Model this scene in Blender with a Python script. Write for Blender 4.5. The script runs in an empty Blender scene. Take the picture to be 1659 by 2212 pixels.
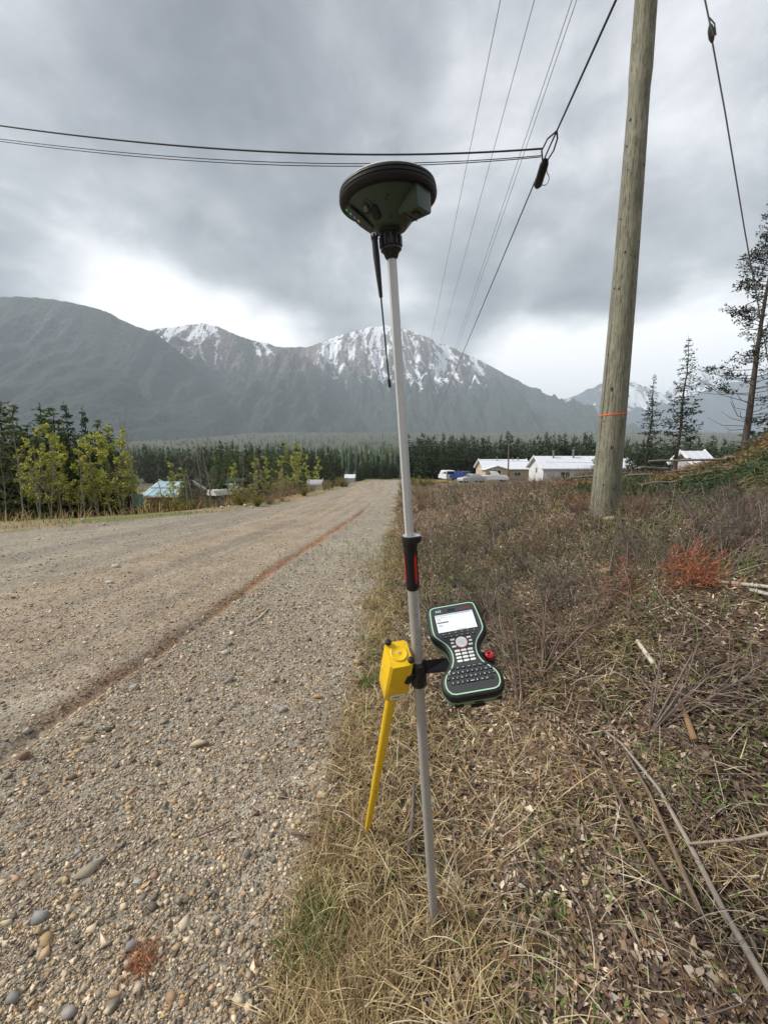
import bpy, bmesh, math, random
import numpy as np
from mathutils import Vector, Matrix
random.seed(7)
R = np.random.default_rng(11)
S = bpy.context.scene
COL = S.collection

# ------------------------------------------------------------------ camera
F, U0, V0, TH, CZ = 831.0, 829.5, 1106.0, math.radians(8.3), 1.55   # photo measured at 1659 x 2212
cam = bpy.data.cameras.new('camera')
cam.sensor_fit = 'VERTICAL'; cam.sensor_height = 36.0; cam.lens = 36.0 * F / 2212.0
cam.clip_start = 0.02; cam.clip_end = 60000
camo = bpy.data.objects.new('camera', cam); COL.objects.link(camo)
camo.location = (0, 0, CZ); camo.rotation_euler = (math.radians(90) - TH, 0, 0)
S.camera = camo
S.view_settings.view_transform = 'Standard'; S.view_settings.look = 'None'
S.view_settings.exposure = 0.70; S.view_settings.gamma = 1.0
S.cycles.max_bounces = 6; S.cycles.diffuse_bounces = 3; S.cycles.glossy_bounces = 2
S.cycles.transmission_bounces = 4; S.cycles.volume_bounces = 1; S.cycles.transparent_max_bounces = 6
S.cycles.use_denoising = True

# ------------------------------------------------------------------ node helper
class NT:
    def __init__(s, nt): s.t = nt; nt.nodes.clear()
    def n(s, typ, **kw):
        nd = s.t.nodes.new(typ)
        ins = kw.pop('i', {})
        for k, v in kw.items(): setattr(nd, k, v)
        for k, v in ins.items():
            sock = nd.inputs[k]
            if isinstance(v, bpy.types.NodeSocket): s.t.links.new(v, sock)
            else: sock.default_value = v
        return nd
    def math(s, op, a, b=0.0, c=None, clamp=False):
        nd = s.n('ShaderNodeMath', operation=op, use_clamp=clamp)
        for k, v in enumerate((a, b) if c is None else (a, b, c)):
            if isinstance(v, bpy.types.NodeSocket): s.t.links.new(v, nd.inputs[k])
            else: nd.inputs[k].default_value = v
        return nd.outputs[0]
    def vmath(s, op, a, b=(0, 0, 0)):
        nd = s.n('ShaderNodeVectorMath', operation=op)
        for k, v in enumerate((a, b)):
            if isinstance(v, bpy.types.NodeSocket): s.t.links.new(v, nd.inputs[k])
            else: nd.inputs[k].default_value = v
        return nd
    def mix(s, f, a, b, typ='MIX'):
        nd = s.n('ShaderNodeMix', data_type='RGBA', blend_type=typ)
        for k, v in (('Factor', f), ('A', a), ('B', b)):
            sock = [x for x in nd.inputs if x.name == k and x.enabled][0] if k != 'Factor' else nd.inputs[0]
            if k == 'A': sock = nd.inputs[6]
            if k == 'B': sock = nd.inputs[7]
            if isinstance(v, bpy.types.NodeSocket): s.t.links.new(v, sock)
            else: sock.default_value = v if k == 'Factor' else (tuple(v) + (1,) if len(v) == 3 else v)
        return nd.outputs[2]
    def ramp(s, f, lo, hi):
        nd = s.n('ShaderNodeMapRange', interpolation_type='SMOOTHSTEP')
        s.t.links.new(f, nd.inputs[0]); nd.inputs[1].default_value = lo; nd.inputs[2].default_value = hi
        return nd.outputs[0]
    def noise(s, vec, scale, detail=4, rough=.55, dim='3D', dist=0.0):
        nd = s.n('ShaderNodeTexNoise', noise_dimensions=dim)
        if vec is not None: s.t.links.new(vec, nd.inputs['Vector'])
        nd.inputs['Scale'].default_value = scale; nd.inputs['Detail'].default_value = detail
        nd.inputs['Roughness'].default_value = rough; nd.inputs['Distortion'].default_value = dist
        return nd.outputs[0]
    def link(s, a, b): s.t.links.new(a, b)

# pixel -> world
FW = np.array([0, math.cos(TH), -math.sin(TH)]); UP = np.array([0, math.sin(TH), math.cos(TH)]); RT = np.array([1.0, 0, 0])
def ray(u, v): return FW + RT * ((u - U0) / F) - UP * ((v - V0) / F)
EYE = np.array([0, 0, CZ])
def P(u, v, d): return EYE + ray(u, v) * d            # d: depth along the optical axis
def PY(u, v, y):
    r = ray(u, v); return EYE + r * (y / r[1])        # point at world y

# ------------------------------------------------------------------ world: broken overcast
W = bpy.data.worlds.new('World'); S.world = W; W.use_nodes = True
SUN_DIR = Vector((-0.70, 0.02, 0.71)).normalized()   # towards the sun
SUN_EL = math.asin(SUN_DIR.z); SUN_AZ = math.atan2(SUN_DIR.x, SUN_DIR.y)
w = NT(W.node_tree)
tc = w.n('ShaderNodeTexCoord').outputs['Generated']
sky = w.n('ShaderNodeTexSky', sky_type='NISHITA', sun_disc=False, sun_elevation=SUN_EL, sun_rotation=SUN_AZ)
sep = w.n('ShaderNodeSeparateXYZ', i={0: tc})
zc = w.math('MAXIMUM', sep.outputs[2], 0.0)
den = w.math('ADD', zc, 0.16)
px = w.math('DIVIDE', sep.outputs[0], den); py = w.math('DIVIDE', sep.outputs[1], den)
pv = w.n('ShaderNodeCombineXYZ', i={0: px, 1: py, 2: 0.0}).outputs[0]
warp = w.n('ShaderNodeTexNoise', i={'Vector': pv, 'Scale': 1.1, 'Detail': 2.0})
pw = w.vmath('ADD', pv, w.vmath('SCALE', warp.outputs[1]).outputs[0])
_sc = pw.inputs[1].links[0].from_node; _sc.inputs['Scale'].default_value = 0.55
pvw = pw.outputs[0]
big = w.noise(pvw, 0.75, 3, .5); mid = w.noise(pvw, 2.6, 8, .58); fine = w.noise(tc, 6.0, 8, .6, dist=.4)
cl = w.math('ADD', w.math('MULTIPLY', big, .46), w.math('MULTIPLY', mid, .62))
cl = w.math('ADD', cl, w.math('SUBTRACT', w.math('MULTIPLY', fine, .34), .175))
def lobe(u, v, half, amt):
    d = ray(u, v); d = d / np.linalg.norm(d)
    dt = w.vmath('DOT_PRODUCT', tc, tuple(d)).outputs['Value']
    m = w.ramp(dt, math.cos(math.radians(half)), 1.0)
    return w.math('MULTIPLY', m, amt)
tot = cl
LOBES = [(210, 665, 8, .22), (320, 685, 8, .30), (430, 702, 7, .32), (540, 725, 7, .32), (630, 748, 6, .28), (1110, 795, 8, .50), (1220, 805, 9, .58), (1340, 820, 9, .50), (1540, 795, 10, .55),
         (330, 620, 17, .09), (40, 400, 18, .03), (700, 120, 30, -.09), (420, 60, 26, -.10), (1120, 560, 14, -.08), (1230, 660, 8, -.10), (880, 690, 8, .12),
         (1580, 130, 24, .04), (960, 420, 18, .04), (30, 575, 7, -.12), (1010, 640, 9, -.03)]
for L in LOBES: tot = w.math('ADD', tot, lobe(*L))
rampn = w.n('ShaderNodeValToRGB')
cr = rampn.color_ramp
for e, (p_, c_) in zip([cr.elements[0], cr.elements[1]] + [cr.elements.new(.5) for _ in range(3)],
        [(.28, (.140, .149, .170, 1)), (.92, (1.12, 1.12, 1.10, 1)), (.44, (.238, .250, .275, 1)), (.58, (.375, .391, .414, 1)), (.74, (.63, .645, .66, 1))]):
    e.position = p_; e.color = c_
w.link(tot, rampn.inputs[0])
bg1 = w.n('ShaderNodeBackground', i={'Color': sky.outputs[0], 'Strength': 0.06})
bg2 = w.n('ShaderNodeBackground', i={'Color': rampn.outputs[0], 'Strength': 1.0})
mx = w.n('ShaderNodeMixShader', i={0: 0.92, 1: bg1.outputs[0], 2: bg2.outputs[0]})
w.n('ShaderNodeOutputWorld', i={0: mx.outputs[0]})

sl = bpy.data.lights.new('sun', 'SUN'); sl.energy = 3.3; sl.angle = math.radians(15); sl.color = (1, .965, .91)
so = bpy.data.objects.new('sun', sl); COL.objects.link(so)
so.rotation_euler = (-SUN_DIR).to_track_quat('-Z', 'Y').to_euler(); so.location = (-20, -4, 30)
# ------------------------------------------------------------------ numeric helpers
def ss(a, b, x):
    t = np.clip((np.asarray(x, float) - a) / (b - a), 0, 1); return t * t * (3 - 2 * t)
def _h(ix, iy, seed):
    n = (ix.astype(np.int64) * 374761393 + iy.astype(np.int64) * 668265263 + seed * 974711) & 0xffffffff
    n = ((n ^ (n >> 13)) * 1274126177) & 0xffffffff
    return ((n ^ (n >> 16)) & 0xffff) / 65535.0
def vnoise(x, y, seed=0):
    x = np.asarray(x, float); y = np.asarray(y, float)
    ix = np.floor(x); iy = np.floor(y); fx = x - ix; fy = y - iy
    fx = fx * fx * fx * (fx * (fx * 6 - 15) + 10); fy = fy * fy * fy * (fy * (fy * 6 - 15) + 10)
    a = _h(ix, iy, seed); b = _h(ix + 1, iy, seed); c = _h(ix, iy + 1, seed); d = _h(ix + 1, iy + 1, seed)
    return (a * (1 - fx) + b * fx) * (1 - fy) + (c * (1 - fx) + d * fx) * fy
def fbm(x, y, seed=0, octv=4, gain=.5):
    s = 0; a = 1; n = 0
    for k in range(octv):
        s = s + a * (vnoise(np.asarray(x) * 2 ** k, np.asarray(y) * 2 ** k, seed + k * 17) - .5); n += a; a *= gain
    return s / n * 2      # about -1..1

# ------------------------------------------------------------------ materials
def _finish(nt, col, rough, metal=0.0, spec=.5, bump=None, bumpd=.01, **kw):
    bs = nt.n('ShaderNodeBsdfPrincipled', i={'Metallic': metal, 'Specular IOR Level': spec})
    for nm, v in (('Base Color', col), ('Roughness', rough)):
        if isinstance(v, bpy.types.NodeSocket): nt.link(v, bs.inputs[nm])
        else: bs.inputs[nm].default_value = (tuple(v) + (1,)) if nm == 'Base Color' else v
    for k, v in kw.items(): bs.inputs[k].default_value = v
    if bump is not None:
        b = nt.n('ShaderNodeBump', i={'Height': bump, 'Strength': .6, 'Distance': bumpd}); nt.link(b.outputs[0], bs.inputs['Normal'])
    nt.n('ShaderNodeOutputMaterial', i={0: bs.outputs[0]})
    return bs
def newmat(name):
    m = bpy.data.materials.new(name); m.use_nodes = True; return m, NT(m.node_tree)
def mat(name, c, rough=.6, metal=0.0, var=.15, scale=20, bump=0.0, spec=.5, rvar=.1, dirt=0.0, **kw):
    """plain procedural material: noise-varied colour, roughness and a little relief"""
    m, nt = newmat(name)
    oc = nt.n('ShaderNodeTexCoord').outputs['Object']
    n1 = nt.noise(oc, scale, 5, .6)
    k = nt.math('ADD', nt.math('MULTIPLY', n1, 2 * var), 1 - var)
    col = nt.mix(1.0, c, nt.n('ShaderNodeCombineColor', i={0: k, 1: k, 2: k}).outputs[0], 'MULTIPLY')
    if dirt > 0:
        dn = nt.noise(oc, 34, 6, .7, dist=.6)
        col = nt.mix(nt.math('MULTIPLY', nt.ramp(dn, .56, .70), dirt), col, (.16, .115, .075))
    rg = nt.math('ADD', nt.math('MULTIPLY', nt.noise(oc, scale * 2.7, 3), 2 * rvar), rough - rvar, clamp=True)
    _finish(nt, col, rg, metal, spec, n1 if bump else None, bump, **kw)
    return m
def attr_mat(name, rough=.85, spec=.3, var=.25, scale=30, trans=0.0):
    """colour from the piece's own colour attribute, broken up with noise"""
    m, nt = newmat(name)
    a = nt.n('ShaderNodeAttribute', attribute_name='Col').outputs['Color']
    oc = nt.n('ShaderNodeTexCoord').outputs['Object']
    k = nt.math('ADD', nt.math('MULTIPLY', nt.noise(oc, scale, 4, .6), 2 * var), 1 - var)
    col = nt.mix(1.0, a, nt.n('ShaderNodeCombineColor', i={0: k, 1: k, 2: k}).outputs[0], 'MULTIPLY')
    if trans > 0:
        d = nt.n('ShaderNodeBsdfPrincipled', i={'Base Color': col, 'Roughness': rough, 'Specular IOR Level': spec})
        t = nt.n('ShaderNodeBsdfTranslucent', i={'Color': col})
        mxs = nt.n('ShaderNodeMixShader', i={0: trans, 1: d.outputs[0], 2: t.outputs[0]})
        nt.n('ShaderNodeOutputMaterial', i={0: mxs.outputs[0]})
    else: _finish(nt, col, rough, 0, spec)
    return m
def emit(name, c, s):
    m, nt = newmat(name)
    _finish(nt, tuple(x * .5 for x in c), .25, 0, .5, **{'Emission Color': tuple(c) + (1,), 'Emission Strength': s}); return m

# ------------------------------------------------------------------ objects
def tag(o, label=None, cat=None, group=None, kind=None):
    for k, v in (('label', label), ('category', cat), ('group', group), ('kind', kind)):
        if v: o[k] = v
    return o
def empty(name, loc, label=None, cat=None, group=None):
    o = bpy.data.objects.new(name, None); o.location = Vector(loc); o.empty_display_size = .1
    COL.objects.link(o); return tag(o, label, cat, group)
def np_mesh(name, V, polys, col=None, smooth=False):
    """V (n,3); polys: list of (m,k) index arrays"""
    me = bpy.data.meshes.new(name)
    V = np.asarray(V, np.float32); polys = [np.asarray(p, np.int32) for p in polys if len(p)]
    nl = sum(p.size for p in polys); npoly = sum(len(p) for p in polys)
    me.vertices.add(len(V)); me.vertices.foreach_set('co', V.ravel())
    me.loops.add(nl); me.loops.foreach_set('vertex_index', np.concatenate([p.ravel() for p in polys]))
    me.polygons.add(npoly)
    tot = np.concatenate([np.full(len(p), p.shape[1], np.int32) for p in polys])
    st = np.concatenate([[0], np.cumsum(tot)[:-1]]).astype(np.int32)
    me.polygons.foreach_set('loop_start', st)
    if smooth: me.polygons.foreach_set('use_smooth', np.ones(npoly, bool))
    me.update(calc_edges=True)
    if col is not None:
        a = me.color_attributes.new('Col', 'FLOAT_COLOR', 'POINT')
        c = np.ones((len(V), 4), np.float32); c[:, :3] = col; a.data.foreach_set('color', c.ravel())
    return me
def mobj(name, me, mt, parent=None, loc=None):
    o = bpy.data.objects.new(name, me); COL.objects.link(o)
    if mt is not None and not me.materials:
        for x in (mt if isinstance(mt, (list, tuple)) else [mt]): me.materials.append(x)
    if parent is not None: o.parent = parent
    if loc is not None: o.location = Vector(loc)
    return o
class MB:
    def __init__(s): s.v = []; s.f = []
    def add(s, V, Fs):
        b = len(s.v); s.v += [tuple(map(float, x)) for x in V]; s.f += [tuple(i + b for i in f) for f in Fs]; return s
    def box(s, c, size, M=None, bev=0.0):
        hx, hy, hz = [k / 2 for k in size]
        if bev <= 0:
            V = [Vector((x * hx, y * hy, z * hz)) for x in (-1, 1) for y in (-1, 1) for z in (-1, 1)]
            Fs = [(0, 1, 3, 2), (4, 6, 7, 5), (0, 4, 5, 1), (2, 3, 7, 6), (0, 2, 6, 4), (1, 5, 7, 3)]
        else:                                   # chamfered in plan and at both ends
            b = bev; V = []
            ring = lambda a, bx: [(-hx + b + 0, -hy + a), (hx - b, -hy + a), (hx - a, -hy + b), (hx - a, hy - b), (hx - b, hy - a), (-hx + b, hy - a), (-hx + a, hy - b), (-hx + a, -hy + b)]
            for z, a in ((-hz, b * .6), (-hz + b, 0), (hz - b, 0), (hz, b * .6)): V += [Vector((x, y, z)) for x, y in ring(a, 0)]
            Fs = [tuple(range(7, -1, -1)), tuple(range(24, 32))]
            for r in range(3): Fs += [(r * 8 + k, r * 8 + (k + 1) % 8, r * 8 + 8 + (k + 1) % 8, r * 8 + 8 + k) for k in range(8)]
        if M is not None: V = [M @ x for x in V]
        c = Vector(c); return s.add([x + c for x in V], Fs)
    def tube(s, path, rad, n=8, caps=True, twist=0.0):
        path = [Vector(p) for p in path]
        rad = [rad] * len(path) if np.isscalar(rad) else list(rad)
        V = []; prev = None
        for k, p in enumerate(path):
            t = (path[min(k + 1, len(path) - 1)] - path[max(k - 1, 0)]).normalized()
            if prev is None:
                a = Vector((0, 0, 1)) if abs(t.z) < .9 else Vector((1, 0, 0)); u = t.cross(a).normalized()
            else: u = (prev - t * prev.dot(t)).normalized()
            prev = u; w_ = t.cross(u)
            for j in range(n):
                an = 2 * math.pi * j / n + twist; V.append(p + (u * math.cos(an) + w_ * math.sin(an)) * rad[k])
        Fs = [(k * n + j, k * n + (j + 1) % n, (k + 1) * n + (j + 1) % n, (k + 1) * n + j) for k in range(len(path) - 1) for j in range(n)]
        if caps: Fs += [tuple(range(n - 1, -1, -1)), tuple(range((len(path) - 1) * n, len(path) * n))]
        return s.add(V, Fs)
    def lathe(s, prof, n=32, M=None, caps=True):
        V = [Vector((r * math.cos(2 * math.pi * j / n), r * math.sin(2 * math.pi * j / n), z)) for r, z in prof for j in range(n)]
        if M is not None: V = [M @ x for x in V]
        Fs = [(k * n + j, k * n + (j + 1) % n, (k + 1) * n + (j + 1) % n, (k + 1) * n + j) for k in range(len(prof) - 1) for j in range(n)]
        if caps: Fs += [tuple(range(n - 1, -1, -1)), tuple(range((len(prof) - 1) * n, len(prof) * n))]
        return s.add(V, Fs)
    def loft(s, rings, M=None, caps=True):
        n = len(rings[0]); V = [Vector(p) for r in rings for p in r]
        if M is not None: V = [M @ x for x in V]
        Fs = [(k * n + j, k * n + (j + 1) % n, (k + 1) * n + (j + 1) % n, (k + 1) * n + j) for k in range(len(rings) - 1) for j in range(n)]
        if caps: Fs += [tuple(range(n - 1, -1, -1)), tuple(range((len(rings) - 1) * n, len(rings) * n))]
        return s.add(V, Fs)
    def quad(s, a, b, c, d): return s.add([a, b, c, d], [(0, 1, 2, 3)])
    def build(s, name, mt, parent=None, smooth=True, ang=40):
        o0 = parent.matrix_world.translation if parent is not None else Vector((0, 0, 0))
        if parent is not None:
            o0 = Vector(parent.location); q = parent.parent
            while q is not None: o0 = o0 + q.location; q = q.parent
        me = bpy.data.meshes.new(name)
        me.from_pydata([Vector(v) - o0 for v in s.v], [], s.f); me.update()
        if smooth:
            me.polygons.foreach_set('use_smooth', [True] * len(me.polygons)); me.set_sharp_from_angle(angle=math.radians(ang))
        return mobj(name, me, mt, parent)
def root_build(mb, name, mt, loc, label, cat, group=None, smooth=True, ang=40):
    """a thing that is one mesh, its origin at its base"""
    loc = Vector(loc); me = bpy.data.meshes.new(name)
    me.from_pydata([Vector(v) - loc for v in mb.v], [], mb.f); me.update()
    if smooth:
        me.polygons.foreach_set('use_smooth', [True] * len(me.polygons)); me.set_sharp_from_angle(angle=math.radians(ang))
    return tag(mobj(name, me, mt, None, loc), label, cat, group)
def copy_tree(o, parent=None):
    c = o.copy(); COL.objects.link(c); c.parent = parent
    for ch in [x for x in o.children]: copy_tree(ch, c)
    return c
def text_mesh(txt, size, M, shear=0.0):
    cu = bpy.data.curves.new('t', 'FONT'); cu.body = txt; cu.size = size; cu.shear = shear; cu.align_x = 'CENTER'; cu.align_y = 'CENTER'
    cu.resolution_u = 2
    ob = bpy.data.objects.new('t', cu); me = ob.to_mesh()
    V = [M @ Vector(v.co) for v in me.vertices]; Fs = [tuple(p.vertices) for p in me.polygons]
    ob.to_mesh_clear(); bpy.data.objects.remove(ob); bpy.data.curves.remove(cu)
    return V, Fs
# ------------------------------------------------------------------ terrain
BY = [-60, 0, 60, 100, 200, 420, 900, 1500, 2500, 4000, 12000]
BZ = [2.7, 0, -2.7, -4.5, -8, -10, 10, 52, 150, 200, 260]
EDGE_Y = [-5, .87, 1.69, 3.2, 5.5, 13.1, 33, 60, 90]; EDGE_X = [-.46, -.33, -.27, -.16, -.06, .32, 1.2, 2.4, 4]
RUT_Y = [-4, 1.9, 2.9, 5.0, 14.6, 40]; RUT_X = [-2.55, -2.10, -1.99, -1.86, -.9, .6]
LEFT_Y = [-60, 9, 10, 12.5, 18.5, 30, 47, 90]; LEFT_X = [-60, -11.5, -10.1, -8.1, -5.3, -4.6, -4.0, -2.6]
def road_edge(y): return np.interp(y, EDGE_Y, EDGE_X)
def rutx(y):
    y = np.asarray(y, float); return np.interp(y, RUT_Y, RUT_X) + .07 * fbm(y * .8, y * 0 + 3, 201, 3) + .035 * fbm(y * 4, y * 0 + 8, 202, 2)
def left_edge(y): return np.interp(y, LEFT_Y, LEFT_X)
def base_z(x, y):
    z = np.interp(y, BY, BZ)
    near = 1 - .95 * ss(8, 45, y)
    z = z + .95 * ss(.4, 3.6, x) * near + 1.1 * ss(.62, 1.15, x / np.maximum(y + 2, 2.)) * ss(4, 8, x) * (1 - ss(34, 60, y))
    z = z + .55 * ss(.26, .52, x / np.maximum(y + 2, 2.)) * ss(8, 16, y) * (1 - ss(26, 45, y))
    z = z - 2.6 * ss(1.5, 8, left_edge(y) - x) * ss(11, 25, y) * (1 - ss(150, 260, y))
    return z
def roadmask(x, y):
    w_ = fbm(x * 1.3, y * .9, 5, 3) * .16 * (1 + .06 * np.clip(y, 0, 20))
    return ss(-.14, .14, road_edge(y) + w_ - x) * ss(-.35, .35, x - left_edge(y) + w_ * 3) * (1 - ss(84, 92, y))
def gz(x, y):
    x = np.asarray(x, float); y = np.asarray(y, float)
    z = base_z(x, y); far = 1 - ss(60, 120, y)
    m = roadmask(x, y)
    rx = x - rutx(y)
    k = np.exp(-(rx / .07) ** 2) * (.6 + .6 * vnoise(x * 3, y * 1.7, 3))
    z = z - m * far * .065 * k * (1 - ss(15, 22, y)) + m * .02 * np.exp(-((rx - .2) / .12) ** 2)
    for off, dp in ((-.55, .02), (-1.0, .015), (-1.7, .02), (-2.6, .025), (-3.3, .02), (-4.4, .02)):
        z = z - m * far * dp * np.exp(-((rx - off + .1 * fbm(y * .4, off * 9 + y * 0, 9, 2)) / .16) ** 2)
    z = z + far * (m * .012 + (1 - m) * .05) * fbm(x * 1.9, y * 1.9, 21, 4)
    z = z + far * (1 - m) * .035 * ss(0, .5, x - road_edge(y)) + far * (1 - m) * .12 * fbm(x * .45, y * .45, 33, 2) * ss(.6, 2.5, x - road_edge(y))
    z = z + far * .006 * fbm(x * 9, y * 9, 41, 3)
    return z
def G(u, v, tmax=400.):
    d = ray(u, v); t = np.geomspace(.35, tmax, 6000)
    p = EYE + d * t[:, None]; below = p[:, 2] < gz(p[:, 0], p[:, 1])
    i = int(np.argmax(below)); a = t[max(i - 1, 0)]; b = t[i]
    tt = np.linspace(a, b, 60); p = EYE + d * tt[:, None]; i = int(np.argmax(p[:, 2] < gz(p[:, 0], p[:, 1])))
    x, y = p[i, 0], p[i, 1]; return Vector((x, y, float(gz(x, y))))
def on(x, y, dz=0.0): return Vector((x, y, float(gz(x, y)) + dz))

def axis(fine_lo, fine_hi, st, lo, hi, g):
    a = list(np.arange(fine_lo, fine_hi + 1e-6, st)); d = st
    while a[-1] < hi: d *= g; a.append(min(a[-1] + d, hi))
    d = st; b = [fine_lo]
    while b[-1] > lo: d *= g; b.append(max(b[-1] - d, lo))
    return np.array(b[:0:-1] + a)
gx = axis(-3.0, 3.2, .045, -14000, 14000, 1.075); gy = axis(.2, 5.0, .045, -60, 14000, 1.05)
X, Y = np.meshgrid(gx, gy); Z = gz(X, Y)
nx, ny = len(gx), len(gy)
idx = np.arange(nx * ny).reshape(ny, nx)
quads = np.stack([idx[:-1, :-1], idx[:-1, 1:], idx[1:, 1:], idx[1:, :-1]], -1).reshape(-1, 4)
M_ = roadmask(X, Y)
# base colours of the soil, as it lies: gravel, compacted tan tracks, reddish soil, litter, turf, with rut shadow lines painted in
def C3(*c): return np.array(c)
def lerp(a, b, t): return a * (1 - t[..., None]) + b * t[..., None]
RX = X - rutx(Y)
n1 = fbm(X * .8, Y * .25, 51, 3); n2 = fbm(X * 2.5, Y * 2.5, 52, 3)
gravel = lerp(C3(.235, .21, .175), C3(.285, .25, .20), ss(-.5, .6, n2))
tan = lerp(C3(.255, .205, .15), C3(.305, .252, .19), ss(-.5, .5, n2))
brn = C3(.20, .135, .09)
tanm = ss(.05, -.35, RX + .12 * n2) * (1 - .62 * ss(.0, .45, fbm((RX + .05 * Y * 0) * 1.3, Y * .12, 57, 3) + .1))
tanm = tanm * (1 - .75 * ss(2.9, 3.7, -RX + .4 * n1) * (1 - ss(20, 30, Y)))
rc = lerp(gravel, tan, np.clip(tanm, 0, 1))
rutm = np.exp(-((RX + .02) / .15) ** 2) * (1 - ss(15, 20, Y))
rc = lerp(rc, np.broadcast_to(brn, rc.shape), np.clip(rutm * .9 * (.35 + .85 * ss(-.4, .4, fbm(X * 3 + 1, Y * 1.6, 65, 3))), 0, 1))
oran = np.exp(-((RX + .03 + .05 * n2) / .075) ** 2) * (.35 + .65 * ss(-.3, .3, fbm(X * 4, Y * 2, 63, 3))) * ss(4.0, 6.0, Y + n2) * (1 - ss(11, 15, Y))
rc = lerp(rc, np.broadcast_to(C3(.42, .20, .095), rc.shape), np.clip(oran, 0, 1) * .8)
dk = ss(.10, .45, fbm(RX * 2.2 + 9, Y * .10, 61, 2)) * ss(.3, .9, -RX) * .55 + .5 * ss(.22, .42, fbm(RX * 5 + 3 + .4 * n2, Y * .12, 64, 2)) * ss(.2, .6, -RX)  # damp streaks, plus thin lines painting rut shadow into the colour
dk = np.clip(dk, 0, .8)
rc = lerp(rc, np.broadcast_to(C3(.185, .165, .14), rc.shape), dk)
soil = lerp(C3(.060, .043, .030), C3(.125, .09, .06), ss(-.5, .6, n2))
turf = lerp(C3(.17, .155, .075), C3(.12, .145, .05), ss(-.4, .4, n1 + n2 * .6))
straw = lerp(C3(.28, .215, .125), C3(.20, .15, .09), ss(-.4, .5, n2))
leftm = ss(.0, .4, left_edge(Y) - X)
gc = lerp(soil, straw, ss(5, 12, Y) * .40 + ss(.7, 0, X - road_edge(Y)) * .5)
gc = lerp(gc, np.broadcast_to(C3(.10, .115, .04), gc.shape), .75 * ss(.05, .35, fbm(X * .55 + 4, Y * .55, 77, 3)) * ss(2.2, 4.5, Y) * (1 - leftm))
gc = lerp(gc, lerp(straw, turf, ss(-.2, .3, fbm(X * .35, Y * .35, 71, 3))), leftm)
gc = lerp(gc, np.broadcast_to(C3(.055, .06, .035), gc.shape), ss(70, 140, Y))
allc = lerp(gc, rc, M_)
def ground_mat(name):
    m, nt = newmat(name)
    a = nt.n('ShaderNodeAttribute', attribute_name='Col').outputs['Color']
    oc = nt.n('ShaderNodeNewGeometry').outputs['Position']
    v1 = nt.n('ShaderNodeTexVoronoi', i={'Vector': oc, 'Scale': 60.0, 'Randomness': 1.0})
    v2 = nt.n('ShaderNodeTexVoronoi', i={'Vector': oc, 'Scale': 24.0, 'Randomness': 1.0})
    g1 = nt.n('ShaderNodeSeparateColor', i={0: v1.outputs['Color']}).outputs[0]
    g2 = nt.n('ShaderNodeSeparateColor', i={0: v2.outputs['Color']}).outputs[1]
    nz = nt.noise(oc, 3.0, 6, .65); nf = nt.noise(oc, 170.0, 3, .6)
    k = nt.math('ADD', nt.math('MULTIPLY', g1, .55), nt.math('MULTIPLY', g2, .4))
    k = nt.math('ADD', k, nt.math('MULTIPLY', nz, .55)); k = nt.math('ADD', k, nt.math('MULTIPLY', nf, .3))
    k = nt.math('ADD', k, .12)
    tint = nt.mix(g2, (1.08, 1.0, .88), (.97, 1.0, 1.02))
    col = nt.mix(1.0, a, nt.n('ShaderNodeCombineColor', i={0: k, 1: k, 2: k}).outputs[0], 'MULTIPLY')
    col = nt.mix(1.0, col, tint, 'MULTIPLY')
    h = nt.math('ADD', nt.math('MULTIPLY', v1.outputs['Distance'], -.8), nt.math('MULTIPLY', v2.outputs['Distance'], -1.0))
    h = nt.math('ADD', h, nt.math('MULTIPLY', nf, .5))
    _finish(nt, col, .92, 0, .25, h, .012)
    return m
MG = ground_mat('ground_soil')
V = np.stack([X, Y, Z], -1).reshape(-1, 3); CC = allc.reshape(-1, 3)
isroad = (M_.reshape(-1)[quads].mean(1) > .5)
for nm, sel in (('ground', ~isroad), ('gravel_road', isroad)):
    q = quads[sel]; used, inv = np.unique(q, return_inverse=True)
    o = mobj(nm, np_mesh(nm, V[used], [inv.reshape(-1, 4)], CC[used], True), MG)
    tag(o, kind='structure')

# ------------------------------------------------------------------ mountains
def mountain_mat(name, forest, forest2, snowc=(.84, .86, .9), rock=(.17, .13, .11)):
    m, nt = newmat(name)
    pos = nt.n('ShaderNodeNewGeometry').outputs['Position']
    sn = nt.n('ShaderNodeAttribute', attribute_name='Col').outputs['Color']
    sp = nt.n('ShaderNodeSeparateColor', i={0: sn})
    n1 = nt.noise(pos, .006, 6, .65); n2 = nt.noise(pos, .035, 4, .7)
    fc = nt.mix(nt.ramp(n1, .38, .66), forest, forest2)
    kk = nt.math('ADD', nt.math('MULTIPLY', n2, 2.6), -.3, clamp=False)
    fc = nt.mix(1.0, fc, nt.n('ShaderNodeCombineColor', i={0: kk, 1: kk, 2: kk}).outputs[0], 'MULTIPLY')
    rk = nt.mix(1.0, rock, nt.n('ShaderNodeCombineColor', i={0: kk, 1: kk, 2: kk}).outputs[0], 'MULTIPLY')
    n4 = nt.noise(pos, .09, 4, .7)
    jit = nt.math('ADD', nt.math('MULTIPLY', nt.math('SUBTRACT', n2, .5), 1.0), nt.math('MULTIPLY', nt.math('SUBTRACT', n4, .5), .8))
    c = nt.mix(nt.ramp(nt.math('ADD', sp.outputs[1], jit), .35, .65), fc, rk)
    c = nt.mix(nt.ramp(nt.math('ADD', sp.outputs[0], jit), .44, .58), c, snowc)
    _finish(nt, c, .95, 0, .1, nt.math('ADD', n2, nt.math('MULTIPLY', n1, 2.0)), 45.0); return m
MM = mountain_mat('mountain_forest_snow', (.022, .034, .030), (.034, .043, .034))
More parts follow.
